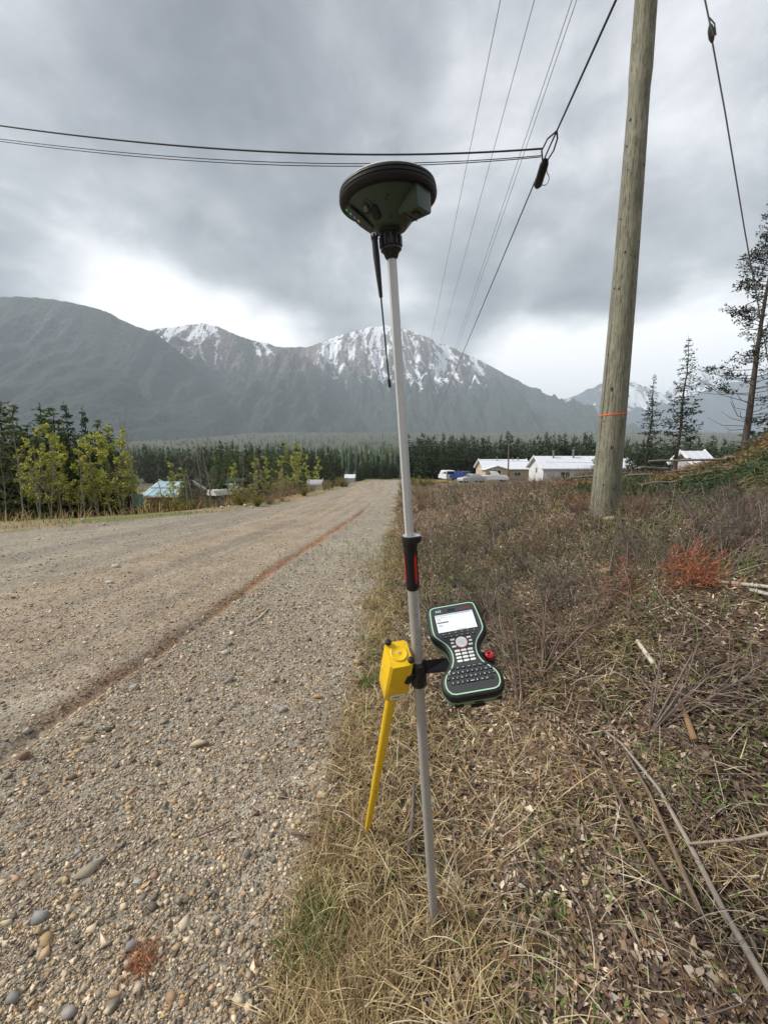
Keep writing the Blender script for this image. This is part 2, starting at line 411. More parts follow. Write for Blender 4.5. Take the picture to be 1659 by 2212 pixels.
MF = mountain_mat('far_range_snow', (.03, .05, .08), (.045, .065, .095))  # bluish forest tones paint extra haze into the far slopes
def mountain(name, sky, Yr, D, zb, seed, snow, mt, ncol=420, nrow=120, amp=90, lx=420, rocky=.0, talus=None, ppow=1.2):
    us = np.array([p[0] for p in sky], float); vs = np.array([p[1] for p in sky], float)
    u = np.linspace(us[0], us[-1], ncol)
    v = np.interp(u, us, vs); k = np.ones(9) / 9; pad = np.r_[[v[0]] * 4, v, [v[-1]] * 4]; v = np.convolve(pad, k, 'valid')
    v = v + fbm(u * .05, u * 0 + seed, seed, 4) * 2.6 + fbm(u * .5, u * 0, seed + 3, 2) * .8
    r = FW[None] + RT[None] * ((u - U0) / F)[:, None] - UP[None] * ((v - V0) / F)[:, None]
    yr = np.full(ncol, float(Yr)); sc = yr / r[:, 1]; xr = r[:, 0] * sc; zr = CZ + r[:, 2] * sc
    t = np.r_[-np.array([1.0, .5, .2, .06]), np.linspace(0, 1, nrow)][:, None]
    tf = np.clip(t, 0, 1); xx = np.broadcast_to(xr, (len(t), ncol)); yy = yr - D * t
    zz = zb + (zr - zb) * (1 - tf) ** ppow
    zz = np.where(t < 0, zr + t * -1 * -(zr - zb) * .9, zz)
    sx = xx / lx + .5 * fbm(xx / 900, yy / 900, seed + 1, 2)
    gl = 1 - np.abs(fbm(sx, yy / (lx * 3.2), seed, 4, .55)) * 2.4           # ridged: 1 on gully floor
    gl2 = fbm(xx / (lx * .23), yy / (lx * .8), seed + 8, 4, .6)
    env = np.clip(tf * 7, 0, 1) * (1 - tf) ** .6 * np.clip((zr - zb) / 600, .15, 1)
    zz = zz - amp * 1.35 * env * gl + amp * .5 * env * gl2
    h = (zz - zb)
    s = np.zeros_like(zz)
    for (ua, ub, vtop, vlow, st) in snow:
        hh = zz; ucol = U0 + F * (xx / (yy * math.cos(TH) + (CZ - zz) * -math.sin(TH) * -1))
        dep = yy * math.cos(TH) - (zz - CZ) * math.sin(TH)
        vv = V0 - F * ((zz - CZ) * math.cos(TH) + yy * math.sin(TH)) / dep
        uu = U0 + F * xx / dep
        edge = ss(ua - 15, ua + 25, uu) * (1 - ss(ub - 25, ub + 15, uu))
        lvl = 1 - (vv - vtop) / (vlow - vtop)
        wp = 55 * fbm(xx / 160, yy / 160, seed + 6, 3)
        l1 = 1 - 3.4 * np.abs(fbm((xx + .5 * yy + wp) / 150, yy / 420, seed + 20, 3, .55)); ip = int(np.argmin(v)); qa = (xx - xr[ip]) / (420 + (zr[ip] - zz)); l2 = 1 - 3.6 * np.abs(fbm(qa * 8 + wp / 260, zz / 420, seed + 26, 3, .6)); l1 = .8 * l1 + .3 * (1 - 3.4 * np.abs(fbm(qa * 21 + wp / 200, zz / 260, seed + 27, 3, .6)))
        tex = .42 * (np.maximum(l1, l2) - .35) + .30 * (gl - .62) + .62 * fbm((xx + wp) / 48, yy / 95, seed + 40, 4, .62)
        s = np.maximum(s, edge * np.clip(st * (.22 + .42 * np.clip(lvl, -.6, 1.0) + tex * .95), 0, 1) * ss(-.55, .1, lvl))
    rock = np.zeros_like(zz)
    if rocky: rock = rocky * ss(.2, .75, h / np.maximum(h.max(), 1)) * (.6 + .8 * fbm(xx / 260, yy / 500, seed + 31, 3))
    V_ = np.stack([xx, yy, zz], -1).reshape(-1, 3)
    n_r = len(t); ii = np.arange(n_r * ncol).reshape(n_r, ncol)
    q = np.stack([ii[:-1, :-1], ii[1:, :-1], ii[1:, 1:], ii[:-1, 1:]], -1).reshape(-1, 4)
    colr = np.stack([s, np.clip(rock, 0, 1), rock * 0], -1).reshape(-1, 3)
    return tag(mobj(name, np_mesh(name, V_, [q], colr, True), mt), kind='structure')
mountain('mountain_slope', [(-420, 690), (-200, 655), (0, 640), (80, 643), (150, 652), (220, 668), (280, 700), (330, 716), (400, 768), (480, 850), (560, 905), (650, 945), (720, 955)],
         2900, 1500, 40, 3, [], MM, 360, 110, 110, 480, rocky=.35)
mountain('mountain_peak', [(120, 800), (230, 745), (320, 714), (370, 706), (440, 699), (475, 708), (520, 728), (600, 749), (640, 764), (700, 805), (760, 850), (850, 915), (930, 945)],
         3800, 1700, 60, 12, [(330, 505, 702, 792, .86), (540, 625, 745, 788, .85)], MM, 480, 130, 120, 340, rocky=.75)
mountain('mountain_summit', [(480, 800), (560, 766), (600, 750), (670, 750), (700, 738), (760, 716), (800, 707), (835, 703), (880, 713), (920, 727), (960, 744), (1000, 761), (1030, 775), (1090, 807), (1150, 838), (1200, 861), (1285, 896), (1360, 925), (1440, 946)],
         4700, 1900, 80, 23, [(672, 1065, 706, 832, 1.0)], MM, 620, 150, 150, 300, rocky=.95)
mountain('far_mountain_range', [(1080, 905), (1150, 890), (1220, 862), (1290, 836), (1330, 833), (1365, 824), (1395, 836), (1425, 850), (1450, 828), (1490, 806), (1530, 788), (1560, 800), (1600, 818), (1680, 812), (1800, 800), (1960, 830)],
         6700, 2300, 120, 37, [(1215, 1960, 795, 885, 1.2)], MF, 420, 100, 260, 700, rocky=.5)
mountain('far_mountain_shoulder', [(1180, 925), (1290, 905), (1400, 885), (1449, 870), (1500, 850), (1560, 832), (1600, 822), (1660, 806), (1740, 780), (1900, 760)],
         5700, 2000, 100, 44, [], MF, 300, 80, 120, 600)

# ------------------------------------------------------------------ haze
hz = MB().box((0, 6800, 795), (30000, 14800, 1690)); ho = hz.build('haze', None, None, False)
m, nt = newmat('haze_air'); nt.t.nodes.clear()
pvn = nt.n('ShaderNodeVolumePrincipled', i={'Color': (.82, .91, 1.0, 1), 'Density': 1.3e-4, 'Anisotropy': .0})
nt.n('ShaderNodeOutputMaterial', i={'Volume': pvn.outputs[0]})
ho.data.materials.append(m); tag(ho, kind='stuff')
# ------------------------------------------------------------------ survey gear
m_alu = mat('anodised_pole_grey', (.42, .41, .385), .42, .25, .12, 60, dirt=.5)
m_alul = mat('upper_pole_light_grey', (.56, .57, .565), .38, .2, .06, 60)
m_blk = mat('black_rubber', (.012, .012, .013), .55, 0, .25, 80, .0006, .35)
m_blk2 = mat('black_plastic', (.016, .016, .018), .4, 0, .2, 120, 0, .4)
m_dkg = mat('charcoal_faceplate', (.032, .034, .037), .5, 0, .12, 200)
m_red = mat('red_plastic', (.48, .012, .016), .38, 0, .12, 60)
m_grn = mat('dark_green_housing', (.036, .066, .044), .45, 0, .12, 50)
m_lgrn = mat('pale_green_trim', (.40, .62, .42), .45, 0, .08, 80)
m_mgrn = mat('mid_green_shell', (.17, .27, .15), .5, 0, .1, 80)
m_yel = mat('yellow_powder_coat', (.80, .50, .004), .42, 0, .12, 70, .0002, dirt=.55)
m_wht = mat('white_print', (.80, .80, .78), .5, 0, .05, 80)
m_gry = mat('grey_print', (.20, .21, .23), .5, 0, .05, 80)
m_steel = mat('bright_steel', (.55, .55, .53), .3, .8, .1, 60)
m_hardk = mat('dull_metal', (.16, .15, .14), .4, .7, .1, 60)
m_dome = mat('receiver_top_grey_green', (.50, .55, .50), .45, 0, .08, 40)
m_glass = mat('bubble_level_glass', (.75, .80, .82), .12, 0, .05, 40)

BASE = G(938, 1993); TOP = Vector(PY(846, 556, .862))
AX = (TOP - BASE).normalized()
def along(v):                                   # point of the pole axis at picture row v (units of the photo)
    lo, hi = 0.0, 1.0
    for _ in range(40):
        t = (lo + hi) / 2; p = BASE.lerp(TOP, t)
        dep = p.y * math.cos(TH) - (p.z - CZ) * math.sin(TH)
        vv = V0 - F * ((p.z - CZ) * math.cos(TH) + p.y * math.sin(TH)) / dep
        if vv > v: lo = t
        else: hi = t
    return BASE.lerp(TOP, lo)
def frame(o, z, xh):
    z = z.normalized(); x = (xh - z * xh.dot(z)).normalized(); y = z.cross(x)
    return Matrix.Translation(o) @ Matrix((x, y, z)).transposed().to_4x4()

pole = empty('survey_pole', BASE, 'grey telescopic survey pole with black and red grip standing in dry grass', 'survey pole')
g0, g1 = along(1272), along(1160)
MB().tube([BASE - AX * .035, BASE + AX * .004], [.002, .0125], 16).build('tip', m_steel, pole)
MB().tube([BASE + AX * .004, BASE + AX * .05, g0 + AX * .02], [.0145, .0145, .0140], 20).build('lower_section', m_alu, pole)
MB().tube([g1 - AX * .02, TOP], [.0108, .0100], 6, twist=.35).build('upper_section', m_alul, pole)
gm = frame(g0, AX, Vector((1, 0, 0))); gl = (g1 - g0).length
grip = MB().lathe([(.0150, 0), (.0168, .004), (.0172, .02), (.0170, gl - .03), (.0185, gl - .022), (.0195, gl - .006), (.018, gl), (.0115, gl + .001)], 28, gm).build('grip', m_blk, pole)
for a in (-.98, -.28 * math.pi - 1.98, .6 * math.pi):              # red oval insets around the grip
    rings = []
    for k in range(11):
        t = k / 10; zz = .018 + t * (gl - .058); hw = .23 * math.sqrt(max(0, 1 - (2 * t - 1) ** 4)) + .008
        rings.append([(.0177 * math.cos(a + hw * s_), .0177 * math.sin(a + hw * s_), zz) for s_ in (-1, -.5, 0, .5, 1)])
    mb = MB(); V_ = [gm @ Vector(p) for r_ in rings for p in r_]
    mb.add(V_, [(k * 5 + j, k * 5 + j + 1, k * 5 + 6 + j, k * 5 + 5 + j) for k in range(10) for j in range(4)]).build('grip_inset', m_red, grip)
cm = frame(g1 + AX * -.014, AX, Vector((1, -.25, 0)))
mb = MB(); egg = [[((.0195 + (.0125 if math.cos(a) > .2 else 0) * (math.cos(a) - .2)) * math.cos(a) * s_, .0195 * math.sin(a) * s_, z) for a in np.linspace(0, 2 * math.pi, 28, endpoint=False)] for s_, z in ((.86, 0), (1, .006), (1, .015), (.95, .018))]
mb.loft(egg, cm).build('grip_collar', m_blk2, pole)
MB().lathe([(.0078, 0), (.0078, .0015), (.005, .003), (.0005, .0034)], 20, cm @ Matrix.Translation((.0205, 0, .018))).build('level_bubble', m_glass, pole)
egg2 = [[(x * .9, y * .9, z) for (x, y, _) in egg[1]] for z in (.0178, .0192)]
MB().loft(egg2, cm).build('collar_plate', m_steel, pole)
c0 = TOP - AX * .004
MB().lathe([(.0105, 0), (.0135, .004), (.0165, .012), (.0215, .016), (.0215, .020)], 24, frame(c0, AX, Vector((1, 0, 0)))).build('quick_release_cone', m_blk2, pole)
ks = frame(c0, AX, Vector((1, 0, 0)))
mb = MB().lathe([(.0195, .020), (.0205, .022), (.0205, .040), (.0185, .043), (.0185, .046), (.0215, .047), (.0215, .056), (.0175, .058), (.0175, .075)], 28, ks)
for k in range(12):
    a = k * math.pi / 6; mb.box((0, 0, 0), (.004, .005, .019), None, 0)
    M = ks @ Matrix.Rotation(a, 4, 'Z') @ Matrix.Translation((.0215, 0, .031))
    n_ = 8; mb.v[-n_:] = [tuple(M @ Vector(x)) for x in mb.v[-n_:]]
mb.build('quick_release_knob', m_blk2, pole)

# receiver on top of the pole
rz = c0 + AX * .052
RM = frame(rz, AX, Vector((1, 0, 0)))
rec = empty('satellite_receiver', rz, 'dark green dish-shaped satellite receiver with black rubber rim on top of the pole', 'receiver')
hous = MB().lathe([(.024, 0), (.034, .001), (.037, .004), (.052, .019), (.070, .035), (.082, .045), (.086, .052)], 56, RM).build('housing', m_grn, rec)
MB().lathe([(.084, .0445), (.0925, .045), (.0965, .049), (.0972, .054), (.0950, .0555), (.0965, .057), (.0965, .061), (.0945, .0625), (.0958, .064), (.0945, .068), (.090, .071), (.084, .072)], 64, RM).build('rubber_rim', m_blk, rec)
MB().lathe([(.0885, .0705), (.084, .076), (.070, .082), (.045, .086), (.015, .0885), (.001, .089)], 56, RM).build('top_dome', m_dome, rec)
def arm(a): return RM @ Matrix.Rotation(a, 4, 'Z')
# battery box at the right, flush below the rim
A = arm(math.radians(-38))
bx_ = [[(x, y * s_, z) for x, y in ((.040, -.026), (.0835, -.024), (.0850, -.018), (.0850, .018), (.0835, .024), (.040, .026))] for s_, z in ((.86, .0085), (1, .013), (1.0, .048))]
box_ = MB().loft(bx_, A).build('battery_box', m_grn, rec)
mbb = MB(); mbb.box((0, 0, 0), (.011, .020, .004)); mbb.v = [tuple(A @ (Vector(v) + Vector((.066, 0, .0078)))) for v in mbb.v]; mbb.build('latch', m_blk2, box_)
mbb = MB(); mbb.box((0, 0, 0), (.0012, .050, .0012)); mbb.v = [tuple(A @ (Vector(v) + Vector((.050, 0, .0080)))) for v in mbb.v]; mbb.build('seam', m_blk2, box_)
# round port at the left front
A = arm(math.radians(-134)) @ Matrix.Translation((.058, 0, .027)) @ Matrix.Rotation(math.radians(128), 4, 'Y')
prt = MB().lathe([(.0125, -.022), (.0125, .004), (.0105, .006)], 24, A).build('port_boss', m_grn, rec)
MB().lathe([(.0100, .004), (.0100, .0075), (.0078, .0078), (.0078, .0055), (.001, .0055)], 24, A).build('socket', m_blk2, prt)
MB().lathe([(.0056, .0055), (.0056, .0105), (.0042, .011), (.001, .011)], 20, A).build('socket_ring', m_hardk, prt)
A2 = arm(math.radians(-122)) @ Matrix.Translation((.050, 0, .0165)) @ Matrix.Rotation(math.radians(128), 4, 'Y')
mbb = MB(); mbb.box((0, 0, 0), (.024, .015, .012), None, .003); mbb.v = [tuple(A2 @ Vector(v)) for v in mbb.v]; mbb.build('socket_cap', m_blk, rec)
# status panel at the far left
A = arm(math.radians(-178))
pan = MB().loft([[(x, y * s_, z) for y in (-.022, .022)] + [(x + .004, y, z - .004 * k) for y in (.02 * s_, -.02 * s_)] for (x, z, s_, k) in ((.034, .0015, .7, 0), (.055, .0185, 1, 0), (.079, .0405, .95, 0))], A).build('status_panel', m_dkg, rec)
for k, c in enumerate((('green_lamp', (.2, .9, .1)), ('green_lamp', (.25, .9, .15)), ('blue_lamp', (.25, .3, .9)), ('yellow_lamp', (.8, .75, .2)))):
    t = .30 + k * .11; px_, pz_ = .055 + (.079 - .055) * (1 - k * .3), .0185 + (.0405 - .0185) * (1 - k * .3)
    MB().lathe([(.0028, 0), (.0022, .0012), (.0003, .0016)], 12, A @ Matrix.Translation((px_ + .004, .012, pz_ - .0045)) @ Matrix.Rotation(math.radians(130), 4, 'Y')).build('status_lamp', emit(c[0] + str(k), c[1], .10), pan)
for a, r_, z_ in ((-96, .062, .0285), (-92, .066, .032), (-88, .041, .0075)):
    A = arm(math.radians(a)) @ Matrix.Translation((r_, 0, z_)) @ Matrix.Rotation(math.radians(135), 4, 'Y')
    MB().lathe([(.0022, 0), (.0022, .0008), (.0005, .0009)], 10, A).build('screw', m_blk2, rec)
# rod antenna hanging under the housing
dA = .775
w0, w1, w2, w3, w4 = [Vector(P(u, v, d)) for u, v, d in ((808.5, 508, .774), (811, 534, .777), (823, 642, .795), (840, 818, .835), (842.5, 837, .840))]
ant = MB().tube([w0, w0.lerp(w1, .35), w0.lerp(w1, .36), w1, w1.lerp(w2, .15), w1.lerp(w2, .55), w2], [.0072, .0072, .0062, .0062, .0066, .0055, .0036], 16).build('rod_antenna', m_blk, rec)
MB().tube([w2 + (w1 - w2) * .02, w3], [.0018, .0015], 8).build('whip', m_blk2, ant)
MB().tube([w3, w3.lerp(w4, .2), w4], [.0022, .0036, .0034], 10).build('whip_tip', m_blk2, ant)
MB().lathe([(.0078, 0), (.0078, .006)], 6, frame(w0, w0 - w1, Vector((1, 0, 0))) @ Matrix.Translation((0, 0, -.004))).build('antenna_nut', m_steel, ant)

# ------------------------------------------------------------------ hand controller
TL, TR, BL = Vector(P(927, 1322, 1.075)), Vector(P(1037, 1309, 1.065)), Vector(P(962, 1490, .945))
cx_ = (TR - TL).normalized(); cyv = Vector((-.10, math.cos(math.radians(31)), math.sin(math.radians(31)))).normalized(); cx_ = (cx_ - cyv * cx_.dot(cyv)).normalized(); cz_ = cx_.cross(cyv)
ctr = Vector(P(998, 1392, 1.0))
CM = Matrix.Translation(ctr) @ Matrix((cx_, cyv, cz_)).transposed().to_4x4()
W_ = [(0, .050), (.012, .063), (.04, .071), (.08, .0735), (.18, .0755), (.28, .0770), (.35, .0765), (.40, .072), (.45, .060), (.50, .048), (.55, .0425), (.60, .0410), (.65, .0430), (.70, .0505), (.75, .0645), (.80, .0725), (.85, .0755), (.90, .075), (.95, .070), (.985, .060), (1.0, .046)]
LEN = .268
def c_outline(off=0.0, n=64):
    t = np.linspace(0, 1, n); hw = np.interp(t, [a for a, b in W_], [b for a, b in W_])
    k = np.ones(3) / 3; hw[2:-2] = np.convolve(hw, k, 'same')[2:-2]
    yy_ = LEN / 2 - t * LEN
    pts = [Vector((h, y, 0)) for h, y in zip(hw, yy_)] + [Vector((-h, y, 0)) for h, y in zip(hw[::-1], yy_[::-1])]
    n2_ = len(pts); out = []
    for i in range(n2_):
        tg = (pts[(i + 1) % n2_] - pts[i - 1]).normalized(); nr = Vector((-tg.y, tg.x, 0))     # outline runs clockwise
        out.append(pts[i] - nr * -off if False else pts[i] + nr * off * 1.0)
    return out
def ring3(off, z): return [(p.x, p.y, z) for p in c_outline(off)]
chk = c_outline(.01); sgn = 1 if chk[10].x > c_outline(0)[10].x else -1
def ringo(off, z): return [(p.x, p.y, z) for p in c_outline(off * sgn)]
con = empty('hand_controller', ctr, 'black field controller with pale green trim, lit screen and keypad clamped to the survey pole', 'controller')
body = MB().loft([ringo(-.004, -.0255), ringo(-.001, -.0245), ringo(.0005, -.018), ringo(.0005, -.008), ringo(-.002, -.002), ringo(-.0055, 0)], CM).build('body', m_blk, con)
MB().loft([ringo(-.008, -.052), ringo(-.003, -.049), ringo(-.0015, -.0250)], CM).build('rear_shell', m_mgrn, con)
MB().loft([ringo(-.0085, -.004), ringo(-.0092, .0012), ringo(-.0120, .0012), ringo(-.0125, -.002)], CM, False).build('trim', m_lgrn, con)
MB().loft([ringo(-.0122, -.003), ringo(-.0122, .0006)], CM).build('faceplate', m_dkg, con)
MB().loft([ringo(-.0004, -.0262), ringo(.0009, -.0255), ringo(.0009, -.0230), ringo(.0002, -.0220)], CM, False).build('side_trim', m_mgrn, con)
def cbox(c, s, bev=0.0):
    mb = MB(); mb.box(c, s, None, bev); mb.v = [tuple(CM @ Vector(v)) for v in mb.v]; return mb
scr_y = .071
MBz = cbox((0, scr_y, .0009), (.1120, .0600, .0012)).build('screen_bezel', m_blk2, con)
m_scr = emit('screen_white', (.74, .79, .82), .40)
scr = cbox((0, scr_y - .001, .0016), (.1055, .0555, .0006)).build('screen', m_scr, con)
m_ui = emit('screen_lilac', (.60, .65, .78), .27); m_ui2 = emit('screen_grey', (.25, .26, .29), .12); m_ui3 = emit('screen_pale', (.86, .84, .76), .38)
def ui(x0, y0, w__, h__, mm, nm):          # from the screen's top left, metres
    return cbox((-.0527 + x0 + w__ / 2, scr_y - .001 + .0277 - y0 - h__ / 2, .00205), (w__, h__, .0003)).build(nm, mm, scr)
ui(.0, 0, .1055, .0058, m_ui, 'title_bar')
ui(.001, .0068, .0385, .0064, m_ui3, 'tool_row')
mb = MB()
for x, s_ in ((.004, .0026), (.0105, .0022), (.0170, .0030), (.0235, .0034), (.030, .0020), (.0405, .0018)):
    for k in range(2): mb.box((-.0527 + x, scr_y + .0267 - .010 + .0008 - k * .0016, .0023), (s_, .0012, .0003))
for y, w__ in ((.0150, .011), (.0180, .008), (.0335, .011), (.0365, .013)): mb.box((-.0527 + .004 + w__ / 2, scr_y + .0267 - y, .0023), (w__, .0009, .0003))
mb.box((.010, scr_y - .0270, .0023), (.026, .0009, .0003)); mb.box((.0465, scr_y - .0200, .0023), (.0018, .0018, .0003))
for x in (.060, .067, .074, .080, .088, .095): mb.box((-.0527 + x, scr_y + .0267 - .003, .0025), (.003, .002, .0002))
mb.v = [tuple(CM @ Vector(v)) for v in mb.v]; tag(mb.build('screen_text', m_ui2, scr), kind='stuff')
ui(.002, .0235, .0315, .0042, m_ui2, 'selected_row')
ui(.0345, .0075, .0006, .0290, m_ui, 'divider')
# brand mark, lamps, speaker, legends
def put_text(txt, size, x, y, z, mm, nm, parent, shear=0.0, sx=1.0):
    V_, Fs = text_mesh(txt, size, CM @ Matrix.Translation((x, y, z)) @ Matrix.Diagonal((sx, 1, 1, 1)), shear)
    return MB().add(V_, Fs).build(nm, mm, parent, False)
put_text('Leica', .0105, .034, .1085, .0011, m_red, 'brand_mark', con, .35, 1.15)
for x in (-.0455, -.040, -.0345):
    for y in (.1115, .1075): cbox((x, y, .0010), (.0028, .0018, .0008)).build('indicator_lamp', emit('lamp_%d' % int(x * -1e5 + y * 1e6), (.5, .9, .85), .5), con)
for k in range(4): cbox((-.004, .1125 - k * .0022, .0008), (.021, .0011, .0005)).build('speaker_slot', m_blk, con)
mb = MB()
for k in range(6): mb.box((-.041 + k * .0165, .0372, .0011), (.0018, .0015, .0003))
mb.v = [tuple(CM @ Vector(v)) for v in mb.v]; tag(mb.build('key_marks', m_wht, con), kind='stuff')
cbox((0, .0335, .0008), (.094, .0005, .0005)).build('faceplate_seam', m_blk, con)
def key(x, y, w__, h__, mm, up_=.0022): return cbox((x, y, .0006 + up_ / 2), (w__, h__, up_), min(w__, h__) * .22).build('key', mm, con)
LEG = []
def legend(t, x, y, size=.0034):
    V_, Fs = text_mesh(t, size, CM @ Matrix.Translation((x, y, .00295))); LEG.append((V_, Fs))
for k, t in enumerate(('F1', 'F2', 'F3', 'F4', 'F5', 'F6')):
    x = -.036 + k * .0144; y = .0262 + .0006 * 0; key(x, y, .0092, .0042, m_blk2, .0022); legend(t, x, y, .0042)
dy = .0062
MB().lathe([(.0166, .0004), (.0166, .0014), (.0152, .0018), (.0152, .0004)], 36, CM @ Matrix.Translation((0, dy - .0008, 0)), False).build('pad_ring', m_red, con)
pad = MB().lathe([(.0148, .0006), (.0148, .0026), (.0138, .0032), (.0072, .0030), (.0068, .0022), (.0060, .0022), (.0056, .0034), (.0005, .0035)], 36, CM @ Matrix.Translation((0, dy, 0))).build('navigation_pad', m_wht, con)
V_, Fs = text_mesh('OK', .0036, CM @ Matrix.Translation((0, dy, .0038))); MB().add(V_, Fs).build('pad_legend', m_gry, pad, False)
for sx in (-1, 1):
    for k, (dx, yy_) in enumerate(((.0215, dy + .0105), (.0238, dy + .001), (.0215, dy - .0095))): key(sx * dx, yy_, .0115 if k != 1 else .0088, .0056, m_wht)
for r_ in range(4):
    for c_ in range(3): key(-.0165 + c_ * .0165, -.0165 - r_ * .0094, .0136, .0062, m_wht)
GL = []
for r_ in range(4):
    for c_, t in enumerate(('123', '456', '789', '.0-')[r_]):
        V_, Fs = text_mesh(t, .0045, CM @ Matrix.Translation((-.0165 + c_ * .0165, -.0165 - r_ * .0094, .00295))); GL.append((V_, Fs))
mb = MB(); [mb.add(*q) for q in GL]; tag(mb.build('digit_legends', m_gry, con, False), kind='stuff')
rows = [(-.0610, ['F7', 'F8', 'F9', 'F10', 'F11', 'F12', '-'], .0140, -.041), (-.0735, list('QWERTYUIOP'), .0114, -.0513), (-.0855, ['^'] + list('ASDFGHJKL') + ['<'], .0111, -.0555), (-.0975, list('ZXCV') + ['_'] + list('BNM.'), .0118, -.047)]
for yy_, ks_, st, x0 in rows:
    for k, t in enumerate(ks_):
        x = x0 + k * st
        key(x, yy_, st * .72 if t != '_' else st * 1.05, .0064, m_blk2, .0022)
        if t == '_': LEG.append((lambda b: (b.v, b.f))(cbox((x, yy_, .00292), (.0095, .0012, .0002))))
        else: legend(t, x, yy_, .0060 if len(t) == 1 else .0044)
mb = MB(); [mb.add(*q) for q in LEG]; tag(mb.build('key_legends', m_wht, con, False), kind='stuff')
# lower end: catch and rubber feet
for nm, c, s, mm in (('catch', (.006, -.1325, -.034), (.020, .006, .012), m_blk2), ('rubber_foot', (-.041, -.127, -.044), (.022, .014, .016), m_blk), ('rubber_foot', (.054, -.124, -.042), (.020, .014, .014), m_blk), ('hand_strap_mount', (.004, -.130, -.053), (.036, .012, .010), m_blk)):
    cbox(c, s, .002).build(nm, mm, con)

# ------------------------------------------------------------------ clamp that carries the controller
k0 = along(1478); k1 = along(1428)
clamp = empty('pole_clamp', k0, 'black clamp on the survey pole with side bracket, hand knob and red lock knob', 'clamp')
km = frame(k0, AX, Vector((1, 0, 0))); kl = (k1 - k0).length
MB().lathe([(.0150, 0), (.0205, .001), (.0220, .004), (.0220, kl * .55), (.0200, kl * .6), (.0230, kl * .64), (.0225, kl * .9), (.0152, kl)], 28, km).build('collar', m_blk2, clamp)
kk = along(1452)
kd = Vector((-.86, -.5, .08)).normalized()
kc = kk + kd * .018
MB().tube([kc, kc + kd * .016], .007, 12).build('knob_stem', m_steel, clamp)
mb = MB(); n_ = 40
prof = [(0.004, .012), (.019, .0125), (.0215, .015), (.0215, .027), (.019, .030), (.004, .031)]
KM = frame(kc, kd, Vector((0, 0, 1)))
mb.loft([[((r_ + (.0012 * math.cos(10 * a) if r_ > .018 else 0)) * math.cos(a), (r_ + (.0012 * math.cos(10 * a) if r_ > .018 else 0)) * math.sin(a), z) for a in np.linspace(0, 2 * math.pi, n_, endpoint=False)] for r_, z in prof], KM).build('hand_knob', m_blk, clamp)
# bracket: plate from the collar behind the controller to the lock knob
def onplane(u, v, zoff):
    r_ = Vector(ray(u, v)); o_ = Vector(EYE); n__ = cz_; p0 = ctr + cz_ * zoff
    t = (p0 - o_).dot(n__) / r_.dot(n__); return o_ + r_ * t
pts = [along(1424) + Vector((.012, -.006, 0)), along(1452) + Vector((.012, -.006, 0)), onplane(972, 1449, -.048), onplane(1030, 1444, -.050), onplane(1060, 1441, -.046), onplane(1068, 1435, -.046), onplane(1070, 1420, -.046), onplane(1062, 1410, -.046), onplane(1030, 1408, -.050), onplane(968, 1421, -.048)]
ct = sum(pts, Vector()) / len(pts)
mb = MB(); th_ = cz_ * -.003
mb.add(pts + [p + th_ for p in pts], [tuple(range(10)), tuple(range(19, 9, -1))] + [(k, k + 10, (k + 1) % 10 + 10, (k + 1) % 10) for k in range(10)]).build('bracket_plate', m_blk2, clamp, False)
rk = onplane(1056, 1424, -.046)
MB().lathe([(.0060, 0), (.0060, .012), (.0112, .014), (.0122, .021), (.0105, .0275), (.0065, .0295), (.0042, .0285), (.0030, .024), (.0005, .023)], 28, frame(rk, cz_, cx_)).build('lock_knob', m_red, clamp)

# ------------------------------------------------------------------ yellow magnetic locator leaning on the pole
tip = G(793, 1797)
lt = Vector(P(846, 1500, 1.10)); lb = (lt - tip)
loc = empty('magnetic_locator', tip, 'yellow magnetic locator with boxy head and long tube leaning against the survey pole', 'locator')
la = Vector(P(853, 1440, 1.005)); ax2 = (lt - tip).normalized()
MB().tube([tip + ax2 * .012, tip + ax2 * .03, tip.lerp(lt, .5), lt + ax2 * .07], [.0105, .0125, .0140, .0150], 24).build('tube', m_yel, loc)
MB().tube([tip - ax2 * .012, tip + ax2 * .014], [.008, .0108], 16).build('tube_cap', m_blk2, loc)
# head: corners read from the photo, front face towards the camera
def q(u, v, d): return Vector(P(u, v, d))
D0, D1 = 1.0, 1.075
front = [q(839, 1438, .985), q(884, 1428, .985), q(879, 1498, 1.028), q(823, 1508, 1.028)]
back = [q(830, 1385, 1.06), q(879, 1379, 1.06), q(872, 1494, 1.10), q(815, 1472, 1.085)]
# regular prism fitted to those corners
xh = ((front[1] - front[0]) + (back[1] - back[0])).normalized()
zh = ax2; xh = (Matrix.Rotation(math.radians(10), 3, zh) @ xh); xh = (xh - zh * xh.dot(zh)).normalized(); yh = zh.cross(xh)
hgt = .145; wd, dp = .065, .070
fc = lt + zh * (hgt + .030) - yh * dp * .5
LM = Matrix.Translation(fc - zh * hgt) @ Matrix((xh, yh, zh)).transposed().to_4x4()
tilt = .012
def hring(z, k, zt=0.0, b=.006):
    w2 = wd / 2 * k; pts_ = [(-w2 + b, 0), (w2 - b, 0), (w2, b), (w2, dp - b), (w2 - b, dp), (-w2 + b, dp), (-w2, dp - b), (-w2, b)]
    return [(x, y, z + zt * (y / dp)) for x, y in pts_]
mb = MB().loft([hring(0, .93, 0, .007), hring(.004, 1.0), hring(.045, 1.03), hring(hgt - .003, .97, tilt), hring(hgt, .93, tilt, .007)], LM)
head = mb.build('head', m_yel, loc, True, 30)
TM = LM @ Matrix.Translation((0, dp * .52, hgt + tilt * .52)) @ Matrix.Rotation(math.atan2(tilt, dp), 4, 'X')
